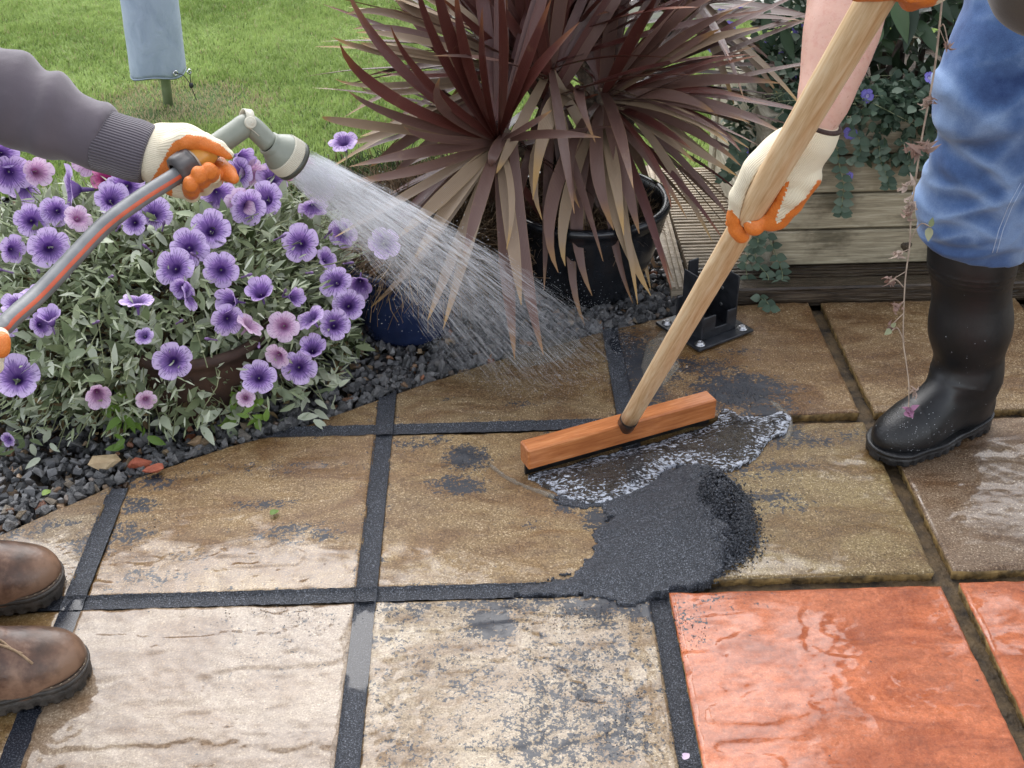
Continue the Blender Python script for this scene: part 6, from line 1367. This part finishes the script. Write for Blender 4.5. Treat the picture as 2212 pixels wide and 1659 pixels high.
# ------------------------------------------------------------------ jointing mortar, water, litter
def polyd(x, y, poly):
    """signed distance to polygon (positive inside)"""
    d = np.full(x.shape, 9.0); n = len(poly)
    for i in range(n):
        a = np.array(poly[i]); b = np.array(poly[(i+1) % n]); e = b-a; t = np.clip(((x-a[0])*e[0]+(y-a[1])*e[1])/(e@e), 0, 1)
        d = np.minimum(d, np.hypot(x-a[0]-t*e[0], y-a[1]-t*e[1]))
    return np.where(inpoly(x, y, poly), d, -d)
def heightpatch(name, px, hf, m, h=.0025, z0=.002, parent=None, attr=None, kind=None, en=.014, ef=85):
    poly = [tuple(G(*p)[:2]) for p in px]; A = np.array(poly); lo, hi = A.min(0)-.02, A.max(0)+.02
    xs = np.arange(lo[0], hi[0], h); ys = np.arange(lo[1], hi[1], h); X, Y = np.meshgrid(xs, ys)
    d = polyd(X, Y, poly)+en*(fbm(X*ef, Y*ef, s=6)-.5)*2+en*1.2*(fbm(X*ef*.3, Y*ef*.3, s=16)-.5)
    Z = hf(X, Y, d); ok = (d > 0); idx = -np.ones(X.shape, int)
    q = ok[:-1, :-1] | ok[1:, :-1] | ok[1:, 1:] | ok[:-1, 1:]; use = np.zeros(X.shape, bool)
    use[:-1, :-1] |= q; use[1:, :-1] |= q; use[1:, 1:] |= q; use[:-1, 1:] |= q
    idx[use] = np.arange(use.sum()); v = np.stack([X, Y, np.where(d > 0, Z+z0, -.012)], -1)[use]
    I = np.argwhere(q); f = np.stack([idx[I[:, 0], I[:, 1]], idx[I[:, 0], I[:, 1]+1], idx[I[:, 0]+1, I[:, 1]+1], idx[I[:, 0]+1, I[:, 1]]], 1)
    at = {k: fn(X, Y, d)[use] for k, fn in (attr or {}).items()}
    o = mk(name, v, f, m, parent, True, at); 
    if kind: o['kind'] = kind
    return o
PC = G(1500, 1120)
def pileh(X, Y, d):
    base = .0005+.019*sst(0, .06, d)+.010*sst(.02, .12, d)
    q = np.exp(-(((X-PC[0]-.022)/.070)**2+((Y-PC[1]+.0)/.115)**2)); lump = fbm(X*55, Y*55, s=91, o=5); l2 = fbm(X*22, Y*22, s=92, o=3)
    flat = sst(.30, .62, q); r_ = sst(PC[0]-.045, PC[0]+.02, X+.25*(Y-PC[1])+.02*(l2-.5))
    Z = base*.55+.068*q+.0030*(fbm(X*130, Y*130, s=4)-.5)+flat*r_*(.060*(lump-.5)+.026*(l2-.5))+.010*sst(.05, .0, np.abs(X-PC[0]-.01))*0
    Z += .008*np.exp(-(((X-.96)/.05)**2+((Y-.19)/.06)**2)); return np.minimum(Z, .0004+d*(.22+1.1*sst(PC[0]-.02, PC[0]+.05, X))+.0016*lump)
pile_px = [(1470, 1005), (1520, 1012), (1556, 1035), (1575, 1068), (1590, 1100), (1612, 1146), (1605, 1180), (1590, 1205), (1560, 1245), (1510, 1262), (1468, 1272), (1440, 1282), (1400, 1290), (1370, 1312), (1320, 1302), (1240, 1285), (1150, 1288), (1100, 1284), (1130, 1268), (1190, 1258), (1240, 1238), (1270, 1205), (1290, 1165), (1275, 1150), (1310, 1120), (1300, 1098), (1240, 1098), (1195, 1082), (1190, 1066), (1260, 1078), (1330, 1070), (1380, 1050), (1430, 1020)]
pile = heightpatch('mortar_pile', pile_px, pileh, M_sand, .0022, attr={'wet': lambda X, Y, d: .35*sst(.02, .0, d)})
setp(pile, 'heap of damp black jointing mortar on the slabs in front of the squeegee', 'mortar heap')
def crumbs():
    r = R; Vv = []; Ff = []; nn = 0; A = []
    def put(p, s):
        nonlocal nn
        v, f = CR[r.randint(6)]; Vv.append((v*s)@rrot().T+p); Ff.append(f+nn); nn += len(v)
    CR = [rock(100+k, 7, .8) for k in range(6)]
    for k in range(11000):
        a = r.rand()*6.283; q = abs(r.randn())*.8; q0 = r.rand()**.5 if k % 2 else 1; x = PC[0]+.020+math.cos(a)*(.058+.022*q)*q0; y = PC[1]-.006+math.sin(a)*(.100+.028*q)*q0; x += .10*max(0, PC[1]-y)*.0
        z = float(pileh(np.array([x]), np.array([y]), np.array([max(0.004, .09-np.hypot((x-PC[0]-.02), (y-PC[1])*.7))]))[0]); put(V3(x, y, max(z, .003)), r.uniform(.0012, .0052)*(1 if k % 2 else .7))
    for (px, py, sx, sy, n) in ((1250, 1470, 150, 120, 420), (1600, 850, 70, 40, 260), (1010, 1000, 60, 40, 160), (1250, 1330, 140, 30, 260), (1480, 1370, 60, 50, 120), (1650, 1060, 130, 40, 140), (1350, 1560, 90, 90, 240), (1640, 930, 80, 30, 160), (640, 1330, 200, 40, 120), (300, 1120, 80, 50, 120)):
        for _ in range(n): p = G(px+r.randn()*sx*.5, py+r.randn()*sy*.5, .001); put(V3(p[0], p[1], .0022), r.uniform(.0007, .0017))
    mk('loose_grains', np.concatenate(Vv), np.concatenate(Ff), M_sand, None, False, {'wet': np.zeros(nn)}, kind='stuff', label='loose black sand grains scattered over the slabs')
crumbs()
t = NT('murky_foaming_water'); w = t.coord('World'); fo = t.attr('foam_glint'); nn_ = t.noise(48, 4, .62, t.coord('World', (1, 1.9, 1)), 2.2); n2 = t.noise(190, 3, .65, w)
fm = t.ramp(t.math('ADD', t.math('MULTIPLY', nn_, .7), t.math('ADD', t.math('MULTIPLY', n2, .3), t.math('MULTIPLY', fo, .10))), [(.57, 0.0), (.65, 1.0)])  # pale streaks: foam plus water highlights put into the colour
c = t.mix(t.math('MULTIPLY', fm, .9), t.ramp(t.noise(40, 3, .6, w), [(.3, (.010, .010, .012)), (.7, (.045, .038, .032))]), (.48, .51, .58))
M_water = t.fin(c, t.math('ADD', .05, t.math('MULTIPLY', fm, .30)), t.bump(nn_, .8, .006, t.bump(n2, .5, .002)), IOR=1.34, Specular_IOR_Level=.62, Alpha=t.math('ADD', .72, t.math('MULTIPLY', fm, .28)))
wp = [(1136, 1030), (1200, 1014), (1330, 980), (1430, 955), (1545, 918), (1560, 880), (1600, 900), (1650, 905), (1690, 888), (1712, 905), (1700, 935), (1660, 955), (1640, 985), (1610, 1005), (1570, 1020), (1530, 1014), (1480, 1006), (1440, 1012), (1420, 1040), (1380, 1070), (1330, 1088), (1270, 1090), (1220, 1076), (1180, 1056)]
def wh(X, Y, d): return np.minimum(.011*sst(0, .05, d)+.010*(fbm(X*38+fbm(X*20, Y*20, s=7)*2, Y*38, s=71, o=4)-.45)*sst(0, .02, d)+.003, .02)
wat = heightpatch('swept_water', wp, wh, M_water, .0028, attr={'foam_glint': lambda X, Y, d: sst(.055, .0, d)+.6*(fbm(X*16, Y*16, s=44)-.4)}, en=.006, ef=45)
setp(wat, 'murky foaming water swept up in front of the squeegee blade', kind='stuff')
t = NT('clear_splash_water'); w = t.coord('World'); nn_ = t.noise(120, 3, .6, w, .6); t.fin((.30, .27, .22), .04, t.bump(nn_, .7, .005), IOR=1.34, Alpha=.38, Specular_IOR_Level=.7); M_clear = t.m
for nm, pts_, lab in (('splash_puddle', [(1085, 770), (1100, 745), (1140, 728), (1200, 715), (1240, 722), (1255, 745), (1230, 770), (1180, 785), (1120, 795)], 'rippling puddle where the spray lands beneath the cordyline leaf tips'),
                ('splash_puddle', [(1385, 790), (1395, 745), (1430, 712), (1470, 730), (1450, 765), (1470, 790), (1440, 830), (1400, 850)], 'thin rippling puddle between the squeegee handle and the post shoe'),
                ('wave_edge', [(1052, 1002), (1058, 1000), (1095, 1027), (1140, 1048), (1200, 1070), (1196, 1078), (1132, 1055), (1085, 1030)], 'thin curved lip of water spreading left of the squeegee head'),
                ('swash_arc', [(1640, 855), (1680, 870), (1712, 905), (1715, 935), (1700, 960), (1690, 955), (1700, 925), (1690, 895), (1660, 870)], 'curved swash of water beyond the right end of the squeegee')):
    o = heightpatch(nm, pts_, lambda X, Y, d: np.minimum(.0018+.0035*(fbm(X*70, Y*70, s=13)-.4), .0004+d*.3), M_clear, .0028, attr={}, en=.004, ef=50); setp(o, lab, kind='stuff')
# spray: fine jets that break into drops
t = NT('spray_water'); t.fin((.86, .88, .92), .25, Alpha=.50, IOR=1.33); tr = t.n('ShaderNodeBsdfTranslucent'); t.set(tr.inputs[0], (.9, .92, .96)); mx = t.n('ShaderNodeMixShader'); mx.inputs[0].default_value = .25
tp = t.n('ShaderNodeBsdfTransparent'); t.t.links.new(t.b.outputs[0], mx.inputs[1]); t.t.links.new(tr.outputs[0], mx.inputs[2]); mx2 = t.n('ShaderNodeMixShader'); mx2.inputs[0].default_value = .33
t.t.links.new(mx.outputs[0], mx2.inputs[2]); t.t.links.new(tp.outputs[0], mx2.inputs[1]); t.t.links.new(mx2.outputs[0], t.out.inputs['Surface']); M_spray = t.m; t.b.inputs['Alpha'].default_value = 1.0
def spray():
    r = R; e1, e2, _ = frame(RAX, UP); g = V3(0, 0, -9.8); Vv = []; nn = 0; NJ = 1600
    c0 = G(1140, 745); up_ = (G(1290, 690)-G(985, 795))/2; sd_ = nrm(np.cross(V3(0, 0, 1), up_))*.20
    P0 = []; P1 = []; Rr = []
    for k in range(NJ):
        a = r.rand()*2*math.pi; q = math.sqrt(r.rand()); lu, lv = q*math.cos(a), q*math.sin(a)
        s = ROSE+(e1*lv+e2*lu)*.0245; e = c0+up_*(lu*(1 if (e2@UP) > 0 else -1))*1.0+sd_*lv+r.randn(3)*.012; e[2] = 0; T_ = r.uniform(.11, .15); v0 = (e-s-.5*g*T_*T_)/T_
        u = r.uniform(0, .03)
        while u < 1:
            near = u < .22; l = r.uniform(.04, .16)*(1.3 if near else .8); u2 = min(u+l, 1.0); K = 2
            ts = np.linspace(u, u2, 3)*T_; pts = s+v0*ts[:, None]+.5*g*(ts**2)[:, None]; j = r.randn(3)*.0035*u; rad = r.uniform(.00009, .00026)*(1.0+.5*u)
            P0.append(pts[0]+j); P1.append(pts[2]+j); Rr.append(rad); u = u2+r.uniform(.0, .05 if near else .16)
    P0, P1, Rr = np.array(P0), np.array(P1), np.array(Rr); d = nrm_rows(P1-P0); a = nrm_rows(np.cross(d, V3(.3, .2, .9))); b = np.cross(d, a); M_ = (P0+P1)/2; V_ = []
    for k in range(3):
        t_ = 2*math.pi*k/3; V_.append(M_+(a*math.cos(t_)+b*math.sin(t_))*Rr[:, None])
    V_ = np.stack([P0, *V_, P1], 1).reshape(-1, 3); i = np.arange(len(P0))*5; F = []
    for k in range(3): k2 = (k+1) % 3; F += [np.stack([i, i+1+k2, i+1+k], 1), np.stack([i+4, i+1+k, i+1+k2], 1)]
    mk('water_spray', V_, np.concatenate(F), M_spray, None, True, kind='stuff', label='fan of fine water jets falling from the spray lance to the slabs')
    # droplets
    n = 9000; oc = np.array([[1, 0, 0], [-1, 0, 0], [0, 1, 0], [0, -1, 0], [0, 0, 1], [0, 0, -1]], float); of = np.array([[0, 2, 4], [2, 1, 4], [1, 3, 4], [3, 0, 4], [2, 0, 5], [1, 2, 5], [3, 1, 5], [0, 3, 5]])
    C_ = []
    for k in range(n):
        if k % 3: a = r.rand()*6.28; q = math.sqrt(r.rand()); e = c0+up_*q*math.cos(a)*1.15+sd_*q*math.sin(a)*1.3; e[2] = abs(r.randn())*.035+.003; C_.append(e)
        else: u = r.rand(); C_.append(ROSE+(c0-ROSE)*u+r.randn(3)*(.012+.09*u)*V3(1, 1, .7))
    C_ = np.array(C_); C_[:, 2] = np.maximum(C_[:, 2], .004); s = r.uniform(.0003, .0010, n)
    mk('spray_droplets', (C_[:, None]+oc[None]*s[:, None, None]).reshape(-1, 3), (of[None]+(np.arange(n)*6)[:, None, None]).reshape(-1, 3), M_spray, None, True, kind='stuff', label='tiny droplets hanging round the falling spray')
spray()
# litter
def litter():
    r = R
    for (px, py, s, m, lab, nm) in ((585, 1112, .018, M_lime, 'small fallen green leaf lying on the ochre slab', 'fallen_leaf'), (92, 1070, .020, M_lime, 'round green leaf fallen on the gravel at the slab edge', 'fallen_leaf'), (2045, 505, .0, None, None, None), (1476, 1640, .014, M_pk, 'shrivelled pink petal caught in the joint beside the red slab', 'fallen_petal')):
        if m is None: continue
        c = G(px, py, .006 if px < 1400 else -.004); lv, lf = leafmesh('l', 1, .8, None, .4, .6, 6); at = {'rad': np.full(len(lv), .9), 'ang': np.full(len(lv), .3)}
        o = mk(nm, (lv*s)@orient(V3(.6, .6, .2), V3(-.3, -.4, 1)).T+c, lf, m, None, True, at); setp(o, lab, 'fallen leaf' if nm == 'fallen_leaf' else 'petal')
litter()
